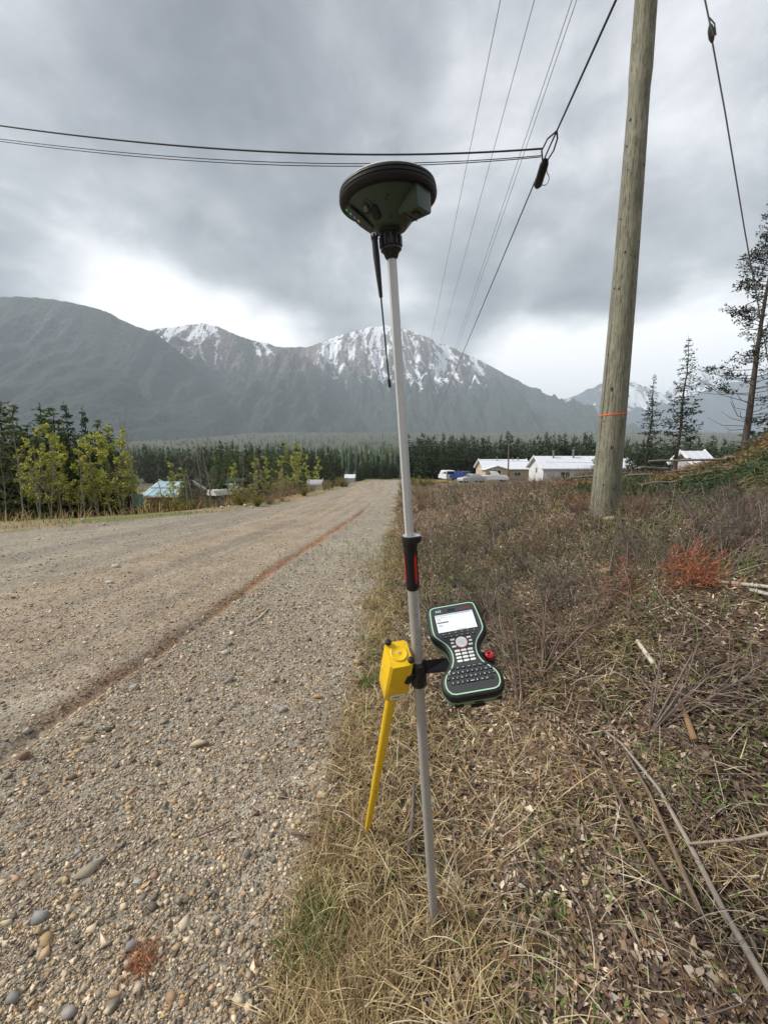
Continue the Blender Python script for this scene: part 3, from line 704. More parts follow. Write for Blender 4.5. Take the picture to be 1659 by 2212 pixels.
MB().lathe([(.0225, -.001), (.0225, .0022), (.0205, .0034), (.0200, .0030), (.007, .0026), (.0065, .0034), (.0045, .0036), (.0005, .0036)], 36, TM).build('speaker_disc', m_yel, head)
MB().lathe([(.0030, .0034), (.0030, .0044), (.0004, .0046)], 14, TM).build('disc_screw', m_steel, head)
for x, y in ((-.022, dp * .93), (.024, dp * .12)):
    KM2 = LM @ Matrix.Translation((x, y, hgt + tilt * y / dp))
    MB().lathe([(.0040, -.002), (.0040, .003), (.0075, .004), (.0088, .008), (.0080, .0125), (.0045, .0150), (.0005, .0155)], 20, KM2).build('control_knob', m_blk, head)
SM = LM @ Matrix.Translation((.002, -.0006, .0135)) @ Matrix.Rotation(math.radians(90), 4, 'X')
mb = MB(); mb.box((0, 0, 0), (.043, .0165, .0008), None, 0); mb.v = [tuple(SM @ Vector(v)) for v in mb.v]; stk = mb.build('sticker', m_wht, head)
mb = MB()
for k_, w_ in enumerate((.0026, .0022, .0028, .0020, .0026, .0024, .0010)):       # small worn print, too blurred to read
    bb = MB().box((-.0085 + k_ * .0040, .0028, .0006), (w_, .0036, .0002)); mb.add([SM @ Vector(v) for v in bb.v], bb.f)
sw = [Vector((-.019, -.001, .0006)), Vector((-.012, .0035, .0006)), Vector((-.006, .0012, .0006)), Vector((.006, -.0025, .0006)), Vector((.003, -.0060, .0006)), Vector((-.002, -.0045, .0006)), Vector((-.011, -.0018, .0006))]
mb.add([SM @ p for p in sw], [tuple(range(7))]); tag(mb.build('sticker_print', m_gry, stk, False), kind='stuff')
# ------------------------------------------------------------------ utility pole, wires
def wood_mat(name, c1, c2, scale=6, rough=.8, zs=.12, bump=.006):
    m, nt = newmat(name)
    oc = nt.n('ShaderNodeTexCoord').outputs['Object']
    mp = nt.n('ShaderNodeMapping', i={'Vector': oc, 'Scale': (1, 1, zs)}).outputs[0]
    n1 = nt.noise(mp, scale * 8, 6, .7); n2 = nt.noise(oc, scale * .5, 3, .6); n3 = nt.noise(mp, scale * 30, 3, .6)
    c = nt.mix(nt.ramp(n1, .36, .64), c1, c2)
    k = nt.math('ADD', nt.math('MULTIPLY', n2, .9), .45); k = nt.math('MULTIPLY', k, nt.math('ADD', nt.math('MULTIPLY', n3, .5), .75))
    c = nt.mix(1.0, c, nt.n('ShaderNodeCombineColor', i={0: k, 1: k, 2: k}).outputs[0], 'MULTIPLY')
    mp2 = nt.n('ShaderNodeMapping', i={'Vector': oc, 'Scale': (1, 1, zs * .35)}).outputs[0]
    ck = nt.ramp(nt.math('ABSOLUTE', nt.math('SUBTRACT', nt.noise(mp2, scale * 4.5, 3, .55), .5)), .018, .0)
    c = nt.mix(nt.math('MULTIPLY', ck, .8), c, (.035, .03, .022))
    _finish(nt, c, rough, 0, .25, nt.math('SUBTRACT', nt.math('ADD', n1, nt.math('MULTIPLY', n3, .4)), nt.math('MULTIPLY', ck, 1.2)), bump); return m
m_pole = wood_mat('weathered_greenish_pole_wood', (.19, .185, .125), (.30, .285, .21))
m_oran = mat('orange_flagging_tape', (.85, .13, .03), .45, 0, .1, 30)
m_wire = mat('dark_cable', (.03, .028, .03), .6, 0, .2, 10)
m_cond = mat('weathered_conductor', (.09, .09, .095), .5, .5, .15, 10)
m_hard = mat('galvanised_hardware', (.28, .29, .30), .45, .7, .15, 20)
pb = G(1303, 1114); PBX, PBY = pb.x, 5.64
pb = on(pb.x, pb.y)
upo = empty('utility_pole', pb, 'thick weathered wooden utility pole with an orange tape band', 'utility pole')
rings = []; n_ = 40; HP = 10.5
for k in range(44):
    z = -.25 + (HP + .25) * k / 43; r_ = .199 - .0125 * z * (1 if z < 6 else .8)
    ang = np.linspace(0, 2 * math.pi, n_, endpoint=False)
    rr = r_ * (1 + .012 * fbm(np.cos(ang) * 2.2 + 5, np.sin(ang) * 2.2 + z * .15, 81, 3) + .006 * fbm(ang * 3, ang * 0 + z * 2, 82, 2))
    rr = rr * (1 + .03 * ss(.35, -.1, z))
    bendx = .02 * math.sin(z * .5)
    rings.append([(pb.x + bendx + a * math.cos(t), pb.y + a * math.sin(t), pb.z + z) for a, t in zip(rr, ang)])
MB().loft(rings).build('shaft', m_pole, upo, True, 60)
def pr(z): return .199 - .0125 * z
m_hole = mat('dark_knot_hole', (.02, .018, .014), .9, 0, .2, 50)
random.seed(5)
for k in range(34):                                         # knots and gaff holes
    z = random.uniform(.4, 7.5); a = random.uniform(-2.9, -.2); r_ = pr(z) * 1.004
    c = Vector((pb.x + .02 * math.sin(z * .5) + r_ * math.cos(a), pb.y + r_ * math.sin(a), pb.z + z)); nv = Vector((math.cos(a), math.sin(a), 0)); s_ = random.uniform(.006, .015)
    M = frame(c, nv, Vector((0, 0, 1)))
    MB().lathe([(1.0, -.1), (1.0, .12), (.7, .22), (.05, .24)], 10, M @ Matrix.Diagonal((s_ * random.uniform(1.2, 2.4), s_, s_, 1))).build('knot', m_hole, upo)
gw = [(pb.x + .02 * math.sin(z * .5) - pr(z) * 1.03 + .012 * vnoise(z * 1.3, 2.), pb.y - .035, pb.z + z) for z in np.linspace(-.05, 9, 30)]
MB().tube(gw, .006, 6).build('ground_wire', m_hard, upo)
for z in np.arange(.6, 8.5, .9):
    MB().box((pb.x + .02 * math.sin(z * .5) - pr(z) * 1.02, pb.y - .035, pb.z + z), (.022, .02, .012)).build('staple', m_hard, upo)
zt = PY(1321, 891, PBY)[2] - pb.z
tp = [(pb.x + .02 * math.sin(zt * .5) + (pr(zt) * 1.02 + .003) * math.cos(t), pb.y + (pr(zt) * 1.02 + .003) * math.sin(t), pb.z + zt + .012 * math.cos(t)) for t in np.linspace(0, 2 * math.pi, 40, endpoint=False)]
mb = MB().loft([[(x, y, z - .010 - .003 * math.sin(k * .7)) for k, (x, y, z) in enumerate(tp)], [(x, y, z + .010 + .003 * math.sin(k * 1.1)) for k, (x, y, z) in enumerate(tp)]], None, False)
root_build(mb, 'flagging_tape', m_oran, (pb.x, pb.y, pb.z + zt), 'bright orange flagging tape wrapped round the thick wooden pole', 'tape')
tl = [Vector(tp[36]) + Vector((.006, -.004, -.01)), Vector(tp[36]) + Vector((.012, -.008, -.06)), Vector(tp[36]) + Vector((.008, -.01, -.11))]

def cable(name, pts, r_, mt, label, cat='cable', group=None, sag=0.0, n=6, seg=40, twist=0):
    """pts: list of points; a straight run sagging a little between first and last"""
    pts = [Vector(p) for p in pts]
    if len(pts) == 2:
        a, b = pts; pts = [a.lerp(b, t) - Vector((0, 0, sag * 4 * t * (1 - t))) for t in (np.linspace(0, 1, seg) ** 1.6)]
    return root_build(MB().tube(pts, r_, n), name, mt, pts[0], label, cat, group)
ptop = Vector((pb.x, pb.y, pb.z + 8.6))
# messenger strand from the pole away down the road, with splice S
SPL = Vector(PY(1181, 330, 9.3))
farE = Vector(PY(928, 928, 120))
d_ = (SPL - Vector(PY(1330, 0, 6.55)))
nearA = Vector(PY(1330, 0, 6.55)); ext = nearA + (nearA - SPL).normalized() * 3.0
msg = empty('support_strand', ext, 'dark support strand sloping from the thick pole away to the far trees', 'cable')
MB().tube([ext, nearA, nearA.lerp(SPL, .5), SPL], [.021, .019, .019, .016], 8).build('near_run', m_wire, msg)
MB().tube([SPL.lerp(farE, t) - Vector((0, 0, .9 * 4 * t * (1 - t) * .25)) for t in np.linspace(0, 1, 40) ** 2], .016, 6).build('far_run', m_wire, msg)
s0, s1 = Vector(PY(1179, 343, 9.45)), Vector(PY(1160, 404, 10.2))
spc = empty('splice_closure', s0, 'black tubular splice closure hanging on the sloping support strand', 'splice case')
dd = (s1 - s0)
MB().tube([s0, s0 + dd * .08, s0 + dd * .2, s0 + dd * .9, s1], [.02, .07, .095, .095, .05], 14).build('case', m_blk, spc)
lp = [s1 + Vector((.02, 0, .02))] + [s1 + dd * -.1 + Vector((.13 + .11 * math.sin(a), -.03, .10 - .14 * math.cos(a))) for a in np.linspace(-.3, 2.6, 10)] + [s0 + dd * .3 + Vector((.06, -.05, 0))]
MB().tube(lp, .009, 6).build('drip_loop', m_cond, spc)
for off, a in ((Vector((-.05, 0, .02)), 0), (Vector((.03, -.03, 0)), 1)):
    top_ = SPL.lerp(nearA, .2)
    MB().tube([top_, top_.lerp(s0, .35) + off * 2.2, top_.lerp(s0, .8) + off * 2.8, s0 + dd * .12 + off], .017, 6).build('tie_loop', m_wire, spc)
# drop cables crossing the road to the left, meeting at the splice
def cross(u0, v0, u1, v1, y0, y1, vm, r_, label, lab2):
    a, b = Vector(PY(u0, v0, y0)), Vector(PY(u1, v1, y1))
    mid_ = Vector(PY((u0 + u1) / 2, vm, (y0 + y1) / 2)); k = (a + b) / 2 - mid_
    dirn = (a - b).normalized(); a2 = a + dirn * 6 + Vector((0, 0, .15))
    pts_ = [a2] + [a.lerp(b, t) - k * 4 * t * (1 - t) for t in np.linspace(0, 1, 30)]
    return cable('drop_cable', pts_, r_, m_wire, label, 'cable', None)
cross(0, 271, 1172, 321, 11.5, 9.4, 328, .018, 'thicker upper drop cable crossing the road to the splice', '')
cross(0, 300, 1170, 336, 11.8, 9.45, 350, .0085, 'upper one of two thin drop cables below the thicker cable', '')
cross(0, 305, 1168, 339, 11.8, 9.45, 356, .0085, 'lower one of two thin drop cables below the thicker cable', '')
# high conductors
for k, (u0, u1, v1, nmx) in enumerate(((1080, 905, 858, 'conductor wire farthest from the thick pole'), (1153, 922, 850, 'second conductor wire out from the thick pole'), (1234, 930, 905, 'left one of the paired conductor wires'), (1244, 934, 905, 'right one of the paired conductor wires'))):
    a = Vector(PY(u0, 0, 11.0)); b = Vector(PY(u1, v1, 170)); a2 = a + (a - b).normalized() * 9
    cable('conductor', [a2, b], .0085, m_cond, 'thin high ' + nmx, 'wire', 'high conductors running along the road', .2)
# guy wire with insulator at the right
ga, gb = Vector(PY(1522, 0, 6.3)), Vector(PY(1652, 745, 8.9))
gtop = ga + (ga - gb).normalized() * 2.2; gan = gb + (gb - ga).normalized() * 1.8
gan.z = max(gan.z, float(gz(gan.x, gan.y)) - .05)
guy = empty('guy_wire', gan, 'steel guy wire with a small strain insulator slanting down beside the pines', 'guy wire')
i0, i1 = Vector(PY(1533, 52, 6.42)), Vector(PY(1538, 92, 6.5))
MB().tube([gtop, ga, i0.lerp(i1, .02)], .011, 6).build('upper_run', m_hard, guy)
MB().tube([i1.lerp(i0, .02), Vector(PY(1565, 240, 6.95)), Vector(PY(1608, 500, 7.9)), gb, gan], .011, 6).build('lower_run', m_hard, guy)
IM = frame(i0, i1 - i0, Vector((1, 0, 0))); il = (i1 - i0).length
MB().lathe([(.014, 0), (.028, .03), (.038, .07), (.038, il - .07), (.028, il - .03), (.014, il)], 14, IM).build('insulator', mat('insulator_brown_grey', (.10, .09, .09), .3, 0, .1, 20), guy)
for s_ in (-1, 1):
    MB().tube([i0.lerp(i1, -.35), i0.lerp(i1, .1) + Vector((.035 * s_, -.03, 0)), i0.lerp(i1, .8) + Vector((.02 * s_, -.045, 0))], .009, 6).build('loop', m_hard, guy)
# ------------------------------------------------------------------ ground cover as real pieces
ICO = np.array([(0, 0, 1)] + [(math.cos(a) * .894, math.sin(a) * .894, .447) for a in np.arange(5) * 2 * math.pi / 5] + [(math.cos(a) * .894, math.sin(a) * .894, -.447) for a in (np.arange(5) + .5) * 2 * math.pi / 5] + [(0, 0, -1)])
ICF = np.array([(0, 1 + k, 1 + (k + 1) % 5) for k in range(5)] + [(1 + k, 6 + k, 1 + (k + 1) % 5) for k in range(5)] + [(1 + (k + 1) % 5, 6 + k, 6 + (k + 1) % 5) for k in range(5)] + [(11, 6 + (k + 1) % 5, 6 + k) for k in range(5)])
OCT = np.array([(1, 0, 0), (0, 1, 0), (-1, 0, 0), (0, -1, 0), (0, 0, 1), (0, 0, -1)], float)
OCF = np.array([(0, 1, 4), (1, 2, 4), (2, 3, 4), (3, 0, 4), (1, 0, 5), (2, 1, 5), (3, 2, 5), (0, 3, 5)])
CUB = np.array([(x_, y_, z_) for z_ in (-.62, .62) for x_, y_ in ((-.72, -.72), (.72, -.72), (.72, .72), (-.72, .72))])
CUF = np.array([(0, 2, 1), (0, 3, 2), (4, 5, 6), (4, 6, 7), (0, 1, 5), (0, 5, 4), (1, 2, 6), (1, 6, 5), (2, 3, 7), (2, 7, 6), (3, 0, 4), (3, 4, 7)])
GRAVEL = np.array([(.30, .285, .26), (.22, .215, .20), (.14, .14, .135), (.40, .375, .33), (.33, .27, .19), (.25, .19, .14), (.46, .43, .38), (.36, .29, .22), (.19, .185, .175), (.52, .49, .44), (.10, .098, .092)])
def frustum_pts(n, y0, y1, pw=1.0, umin=-80, umax=1740):
    """random ground points, denser near; carried on well past both sides of the view"""
    a0, a1 = (-650 if umin < 0 else umin), (2500 if umax == 1740 else umax)
    n = int(n * (a1 - a0) / (umax - umin)); umin, umax = a0, a1
    y = y0 * (y1 / y0) ** (R.random(n) ** pw)
    dep = y * math.cos(TH) + CZ * math.sin(TH)
    x = (umin - U0 + R.random(n) * (umax - umin)) / F * dep
    return x, y
def stones(name, x, y, size, cols, basis, fac, sink=.25, flat=.65, mt=None, kind='stuff'):
    n = len(x); k = len(basis)
    jit = 1 + .52 * (R.random((n, k, 1)) - .5) * 2
    sc = np.stack([size * (.75 + .6 * R.random(n)), size * (.6 + .4 * R.random(n)), size * flat * (.5 + .6 * R.random(n))], -1)
    v = basis[None] * jit * sc[:, None, :]; v = v + .22 * size[:, None, None] * R.normal(0, 1, v.shape)
    t = (R.random(n) - .5) * .9; c, s_ = np.cos(t)[:, None], np.sin(t)[:, None]
    vx, vz = v[..., 0] * c - v[..., 2] * s_, v[..., 0] * s_ + v[..., 2] * c
    a = R.random(n) * 6.283; c, s_ = np.cos(a)[:, None], np.sin(a)[:, None]
    out = np.stack([vx * c - v[..., 1] * s_ + x[:, None], vx * s_ + v[..., 1] * c + y[:, None], vz + (gz(x, y) + size * flat * (.5 - sink))[:, None]], -1)
    Fs = (fac[None] + (np.arange(n) * k)[:, None, None]).reshape(-1, 3)
    cc = np.repeat(cols, k, axis=0)
    return out.reshape(-1, 3), Fs, cc
m_stone = attr_mat('gravel_stone', .8, .35, .3, 120)
parts_ = []
def gcol(n, warm=0):
    c = GRAVEL[R.integers(0, len(GRAVEL), n)] * (.75 + .5 * R.random((n, 1))); return c * np.array([1.17, 1.0, .79])
# near gravel
x, y = frustum_pts(150000, .62, 8.5, .95, -120, 1000); keep = (R.random(len(x)) > ss(3.0, 8.0, y)) & (roadmask(x, y) > .15 + .6 * R.random(len(x))) & (R.random(len(x)) < np.where(x - rutx(y) > .08, 1, .40))
x, y = x[keep], y[keep]; sz = .0031 * np.exp(.48 * R.standard_normal(len(x))) * (1 + .22 * np.clip(y - 1, 0, 4))
v, f_, c = stones('g', x, y, sz, gcol(len(x)), CUB, CUF); parts_.append((v, f_, c))
x, y = frustum_pts(46000, 2.5, 20, .85, -100, 1000); keep = (roadmask(x, y) > .5) & (R.random(len(x)) < np.where(x - rutx(y) > .1, 1, .45))
x, y = x[keep], y[keep]; sz = .0062 * np.exp(.4 * R.standard_normal(len(x))) * (1 + .08 * np.clip(y - 3, 0, 12))
v, f_, c = stones('g', x, y, sz, gcol(len(x)), OCT, OCF, .3); parts_.append((v, f_, c))
# coarser pebbles among it
x, y = frustum_pts(1400, .65, 9, .9, -100, 1050); keep = (roadmask(x, y) > .3) & (R.random(len(x)) < np.where(x - rutx(y) > .05, 1, .3)); x, y = x[keep], y[keep]
v, f_, c = stones('g', x, y, .0095 * np.exp(.3 * R.standard_normal(len(x))), gcol(len(x)) * 1.15, CUB, CUF, .2); parts_.append((v, f_, c))
# few stones in the litter
x, y = frustum_pts(900, .7, 9, .9, 600, 1740); keep = (roadmask(x, y) < .3); x, y = x[keep], y[keep]
v, f_, c = stones('g', x, y, .008 * np.exp(.4 * R.standard_normal(len(x))), gcol(len(x)), ICO, ICF, .2); parts_.append((v, f_, c))
def join(parts):
    V_, F_, C_ = [], [], []; b = 0
    for v, f_, c in parts: V_.append(v); F_.append(f_ + b); C_.append(c); b += len(v)
    return np.concatenate(V_), np.concatenate(F_), np.concatenate(C_)
v, f_, c = join(parts_)
tag(mobj('gravel', np_mesh('gravel', v, [f_], c), m_stone), 'loose mixed grey and tan gravel on the road shoulder', 'gravel', None, 'stuff')

def blades(x, y, z, az, el, ln, wd, curl, col, nseg=3, colt=None):
    """curved strips: az heading, el rise at the root, curl turns it down (or up) along the way"""
    n = len(x); t = np.linspace(0, 1, nseg + 1)
    p = np.stack([x, y, z], -1); pts = [p]; e = el.copy(); a = az.copy(); da = (R.random(n) - .5) * .9
    for k in range(nseg):
        st = (ln / nseg)[:, None] * np.stack([np.cos(a) * np.cos(e), np.sin(a) * np.cos(e), np.sin(e)], -1)
        p = p + st; pts.append(p); e = e - curl / nseg; a = a + da / nseg
    V_ = []
    side = np.stack([-np.sin(az), np.cos(az), np.zeros(n)], -1); rollz = (R.random(n) - .5)[:, None] * np.array([0, 0, 1.2])
    side = side + rollz; side /= np.linalg.norm(side, axis=1)[:, None]
    for k in range(nseg): w_ = (wd * (1 - .55 * t[k]))[:, None]; V_ += [pts[k] - side * w_ / 2, pts[k] + side * w_ / 2]
    V_.append(pts[-1]); V_ = np.stack(V_, 1)
    for q_ in range(1, V_.shape[1]):
        g_ = gz(V_[:, q_, 0], V_[:, q_, 1]) + .002; V_[:, q_, 2] = np.maximum(V_[:, q_, 2], g_)
    K = 2 * nseg + 1; fs = []
    for k in range(nseg - 1): fs += [(2 * k, 2 * k + 1, 2 * k + 3), (2 * k, 2 * k + 3, 2 * k + 2)]
    fs.append((2 * nseg - 2, 2 * nseg - 1, 2 * nseg))
    Fs = (np.array(fs)[None] + (np.arange(n) * K)[:, None, None]).reshape(-1, 3)
    return V_.reshape(-1, 3), Fs, np.repeat(col, K, axis=0)
STRAW = np.array([(.42, .33, .19), (.52, .42, .26), (.30, .215, .115), (.19, .135, .075), (.60, .51, .35), (.24, .17, .10)]) * np.array([1.05, 1.0, .86])
GREEN = np.array([(.13, .19, .04), (.17, .24, .06), (.20, .25, .08), (.10, .15, .035)])
LITTER = np.array([(.15, .10, .065), (.24, .165, .105), (.36, .28, .20), (.085, .058, .04), (.50, .41, .31), (.20, .12, .07), (.12, .085, .07), (.06, .044, .034)])
def pick(pal, n, v=.3): return pal[R.integers(0, len(pal), n)] * (1 - v + 2 * v * R.random((n, 1)))
m_straw = attr_mat('dry_grass_blades', .75, .25, .2, 60, .25)
m_leafl = attr_mat('dead_leaves', .8, .25, .25, 80, .15)
m_green = attr_mat('fresh_green_blades', .6, .3, .2, 60, .3)
def offroad(x, y, lim=.35): return roadmask(x, y) < lim
strawden = lambda x, y: ss(.75, .05, x - road_edge(y)) * .75 * (.45 + .75 * ss(-.3, .25, fbm(x * 2.2, y * 2.2, 92, 2))) + .42 * ss(.0, .35, fbm(x * 1.3, y * 1.3, 91, 2)) + .06
P_ = []
# matted straw lying about
x, y = frustum_pts(70000, .68, 7.5, .85, 480, 1740); k = offroad(x, y) & (R.random(len(x)) < strawden(x, y)); x, y = x[k], y[k]; n = len(x)
P_.append(blades(x, y, gz(x, y) + .004 + .035 * R.random(n) ** 2, R.random(n) * 6.283, R.normal(.12, .25, n), (.04 + .10 * R.random(n)) * (1 + .08 * y), .0016 + .0016 * R.random(n) + .0005 * y, R.normal(.5, .7, n), pick(STRAW, n)))
# tussocks leaning over the gravel edge
tx, ty = [], []
for yy_ in np.geomspace(.72, 30, 240):
    e = float(road_edge(yy_)); tx.append(e + (R.normal(.14, .16) if yy_ > 2.2 else abs(R.normal(.17, .10)) + .03) * (1 + .04 * yy_)); ty.append(yy_ + R.normal(0, .04) * yy_)
tx, ty = np.array(tx), np.array(ty); nb = 32
x = np.repeat(tx, nb) + R.normal(0, .035, len(tx) * nb) * (1 + .05 * np.repeat(ty, nb)); y = np.repeat(ty, nb) + R.normal(0, .035, len(tx) * nb) * (1 + .05 * np.repeat(ty, nb)); n = len(x)
P_.append(blades(x, y, gz(x, y) - .004, R.random(n) * 6.283, R.normal(.85, .38, n), .06 + .14 * R.random(n), .0015 + .0014 * R.random(n) + .0005 * np.clip(y, 0, 10), R.normal(1.7, .6, n), pick(STRAW, n), 4))
x, y = frustum_pts(560, .72, 5, .8, 560, 1740); k = offroad(x, y, .2); x, y = x[k], y[k]; n = len(x)
P_.append(blades(x, y, gz(x, y) + .01 + .03 * R.random(n), R.random(n) * 6.283, R.normal(.35, .25, n), .14 + .22 * R.random(n), .0022 + .0012 * R.random(n) + .0003 * y, R.normal(.9, .8, n), pick(np.array([(.62, .53, .36), (.55, .44, .28), (.66, .58, .44)]), n, .15), 5))
# specific clumps: where the photo has bent straw beside the grip and by the verge foot
for (u, v_, cnt, spread, L_) in ((845, 1310, 420, .22, .22), (720, 2080, 380, .07, .18), (760, 2170, 380, .08, .18), (850, 1840, 240, .12, .15), (1010, 1990, 180, .12, .2), (1060, 2120, 160, .12, .22), (900, 1560, 220, .15, .16), (820, 1225, 300, .4, .25), (1240, 1690, 120, .2, .16)):
    c0_ = G(u, v_); n = cnt
    x = c0_.x + R.normal(0, spread, n); y = c0_.y + R.normal(0, spread, n)
    P_.append(blades(x, y, gz(x, y) - .004, R.random(n) * 6.283, R.normal(.8, .4, n), L_ * (.5 + .8 * R.random(n)), .0016 + .0016 * R.random(n) + .0004 * c0_.y, R.normal(1.8, .7, n), pick(STRAW, n), 4))
# thin cover farther out on the right bank
x, y = frustum_pts(36000, 5, 42, .75, 830, 1740); k = offroad(x, y) & (R.random(len(x)) < .75) & ~((x / y > .56) & (y > 5.9) & (y < 9.5)); x, y = x[k], y[k]; n = len(x)
P_.append(blades(x, y, gz(x, y), R.random(n) * 6.283, R.normal(.7, .5, n), (.07 + .15 * R.random(n)) * (1 + .005 * y), .004 + .0009 * y + .003 * R.random(n), R.normal(.9, .6, n), pick(np.concatenate([STRAW * .8, LITTER[:5], LITTER[:3] * np.array([1.05, .88, .8])]), n), 3))
# left verge: tall blond grass under the trees
x, y = frustum_pts(9000, 9, 40, .6, -60, 800); k = (x < left_edge(y) - .25) & (R.random(len(x)) < .35 + .65 * ss(-.1, .35, fbm(x * .5, y * .5, 95, 2))); x, y = x[k], y[k]; n = len(x)
P_.append(blades(x, y, gz(x, y), R.random(n) * 6.283, R.normal(1.2, .3, n), (.10 + .25 * R.random(n)) * np.where(left_edge(y) - x > 1.8, 1.8, .45), .010 + .0012 * y, R.normal(.5, .5, n), pick(STRAW * np.array([1.0, .92, .8]), n), 3))
v, f_, c = join(P_)
tag(mobj('dry_grass', np_mesh('dry_grass', v, [f_], c), m_straw), 'bent straw-coloured dry grass on the verges', 'grass', None, 'stuff')
# green shoots
P_ = []
for (u, v_, cnt, spread, L_) in ((690, 1985, 150, .035, .11), (668, 2075, 170, .05, .14), (800, 1480, 150, .05, .10), (810, 1420, 90, .05, .09), (1100, 1330, 70, .03, .12), (795, 1385, 100, .08, .08), (1420, 1650, 80, .06, .07), (1470, 1690, 60, .08, .07), (1640, 1610, 40, .08, .08), (1110, 1420, 50, .05, .1),
        (1330, 1420, 60, .15, .10), (1080, 1240, 60, .25, .14), (1350, 1190, 120, .6, .2), (1560, 1240, 160, .6, .2), (1450, 1260, 130, .5, .18), (1150, 1180, 140, .9, .18), (1000, 1170, 160, .9, .16), (930, 1230, 140, .4, .14), (880, 1190, 160, .7, .16), (960, 1290, 110, .3, .12)):
    c0_ = G(u, v_); n = cnt * (4 if v_ < 1300 else 1); x = c0_.x + R.normal(0, spread * (1.3 if v_ < 1300 else 1), n); y = c0_.y + R.normal(0, spread * (1.3 if v_ < 1300 else 1), n)
    P_.append(blades(x, y, gz(x, y), R.random(n) * 6.283, R.normal(1.15, .25, n), L_ * (.5 + .7 * R.random(n)), .0022 + .0008 * c0_.y + .001 * R.random(n), R.normal(.7, .4, n), pick(GREEN, n), 3))
x, y = frustum_pts(5200, .75, 9, .9, 640, 1740); k = offroad(x, y, .1) & (fbm(x * 2.3, y * 2.3, 97, 2) > .02); x, y = x[k], y[k]; n = len(x)
P_.append(blades(x, y, gz(x, y), R.random(n) * 6.283, R.normal(.9, .3, n), .03 + .05 * R.random(n), .006 + .005 * R.random(n), R.normal(.8, .4, n), pick(GREEN, n), 3))
x, y = frustum_pts(9000, 8.5, 40, .6, -60, 800); k = (x < left_edge(y) + .3) & (fbm(x * .45, y * .45, 71, 3) > -.05); x, y = x[k], y[k]; n = len(x)
P_.append(blades(x, y, gz(x, y), R.random(n) * 6.283, R.normal(1.1, .3, n), .06 + .10 * R.random(n), .012 + .001 * y, R.normal(.5, .5, n), pick(GREEN * np.array([1.2, 1.1, 1.2]), n), 3))
x, y = frustum_pts(9000, 4, 30, .7, 850, 1740); k = offroad(x, y, .1) & (fbm(x * .8, y * .8, 98, 2) > .0); x, y = x[k], y[k]; n = len(x)
P_.append(blades(x, y, gz(x, y), R.random(n) * 6.283, R.normal(1.0, .3, n), .08 + .12 * R.random(n), .008 + .001 * y, R.normal(.6, .5, n), pick(GREEN, n), 3))
v, f_, c = join(P_)
tag(mobj('green_shoots', np_mesh('green_shoots', v, [f_], c), m_green), 'fresh green grass shoots among the dry litter', 'grass', None, 'stuff')
# leaf litter: small curled leaves
def leaves(x, y, z, size, col):
    n = len(x); a = R.random(n) * 6.283; tl_ = R.normal(0, .45, (n, 2)); fold = R.random(n) * .7 - .1
    b = np.array([(-1, 0), (-.2, .42), (1, 0), (-.1, -.42)])
    px_ = b[None, :, 0] * size[:, None]; py_ = b[None, :, 1] * size[:, None] * (.6 + .7 * R.random((n, 1)))
    pz_ = np.abs(py_) * fold[:, None] * 1.6 + px_ * tl_[:, :1] + py_ * tl_[:, 1:]
    c, s_ = np.cos(a)[:, None], np.sin(a)[:, None]
    V_ = np.stack([px_ * c - py_ * s_ + x[:, None], px_ * s_ + py_ * c + y[:, None], pz_ + z[:, None]], -1)
    g_ = gz(V_[..., 0], V_[..., 1]) + .001; V_[..., 2] = np.maximum(V_[..., 2], g_)
    Fs = (np.array([(0, 1, 2), (0, 2, 3)])[None] + (np.arange(n) * 4)[:, None, None]).reshape(-1, 3)
    Fs = (np.array([(0, 3, 2), (0, 2, 1)])[None] + (np.arange(n) * 4)[:, None, None]).reshape(-1, 3)
    return V_.reshape(-1, 3), Fs, np.repeat(col, 4, axis=0)
P_ = []
x, y = frustum_pts(95000, .68, 6.5, .85, 500, 1740); k = offroad(x, y) & (R.random(len(x)) < .35 + .65 * ss(.1, .9, x - road_edge(y))); x, y = x[k], y[k]; n = len(x)
P_.append(leaves(x, y, gz(x, y) + .003 + .018 * R.random(n) ** 2, (.006 + .013 * R.random(n) ** 1.8) * (1 + .12 * y), pick(LITTER, n, .35) * (.55 + .9 * ss(-.45, .45, fbm(x * 1.7, y * 1.7, 131, 3)))[:, None]))
x, y = frustum_pts(40000, 4, 30, .75, 830, 1740); k = offroad(x, y); x, y = x[k], y[k]; n = len(x)
P_.append(leaves(x, y, gz(x, y) + .004 + .02 * R.random(n), (.012 + .012 * R.random(n)) * (1 + .07 * y), pick(LITTER * np.array([1.0, .93, .88]), n, .35) * (.5 + .9 * ss(-.45, .45, fbm(x * .6, y * .6, 132, 3)))[:, None]))
x, y = frustum_pts(900, .72, 5, .85, 620, 1740); k = offroad(x, y, .1); x, y = x[k], y[k]; n = len(x)      # paler, larger leaves and chips
P_.append(leaves(x, y, gz(x, y) + .012, .009 + .014 * R.random(n), pick(np.array([(.55, .42, .30), (.50, .30, .18), (.60, .52, .42), (.48, .44, .38)]), n, .2)))
x, y = frustum_pts(700, .75, 5, .85, 640, 1740); k = offroad(x, y, .1) & (fbm(x * 2.3, y * 2.3, 99, 2) > .0); x, y = x[k], y[k]; n = len(x)
P_.append(leaves(x, y, gz(x, y) + .015, .010 + .008 * R.random(n), pick(GREEN * 1.1, n, .2)))
v, f_, c = join(P_)
tag(mobj('leaf_litter', np_mesh('leaf_litter', v, [f_], c), m_leafl), 'brown dead leaves and chips covering the bank', 'leaf litter', None, 'stuff')
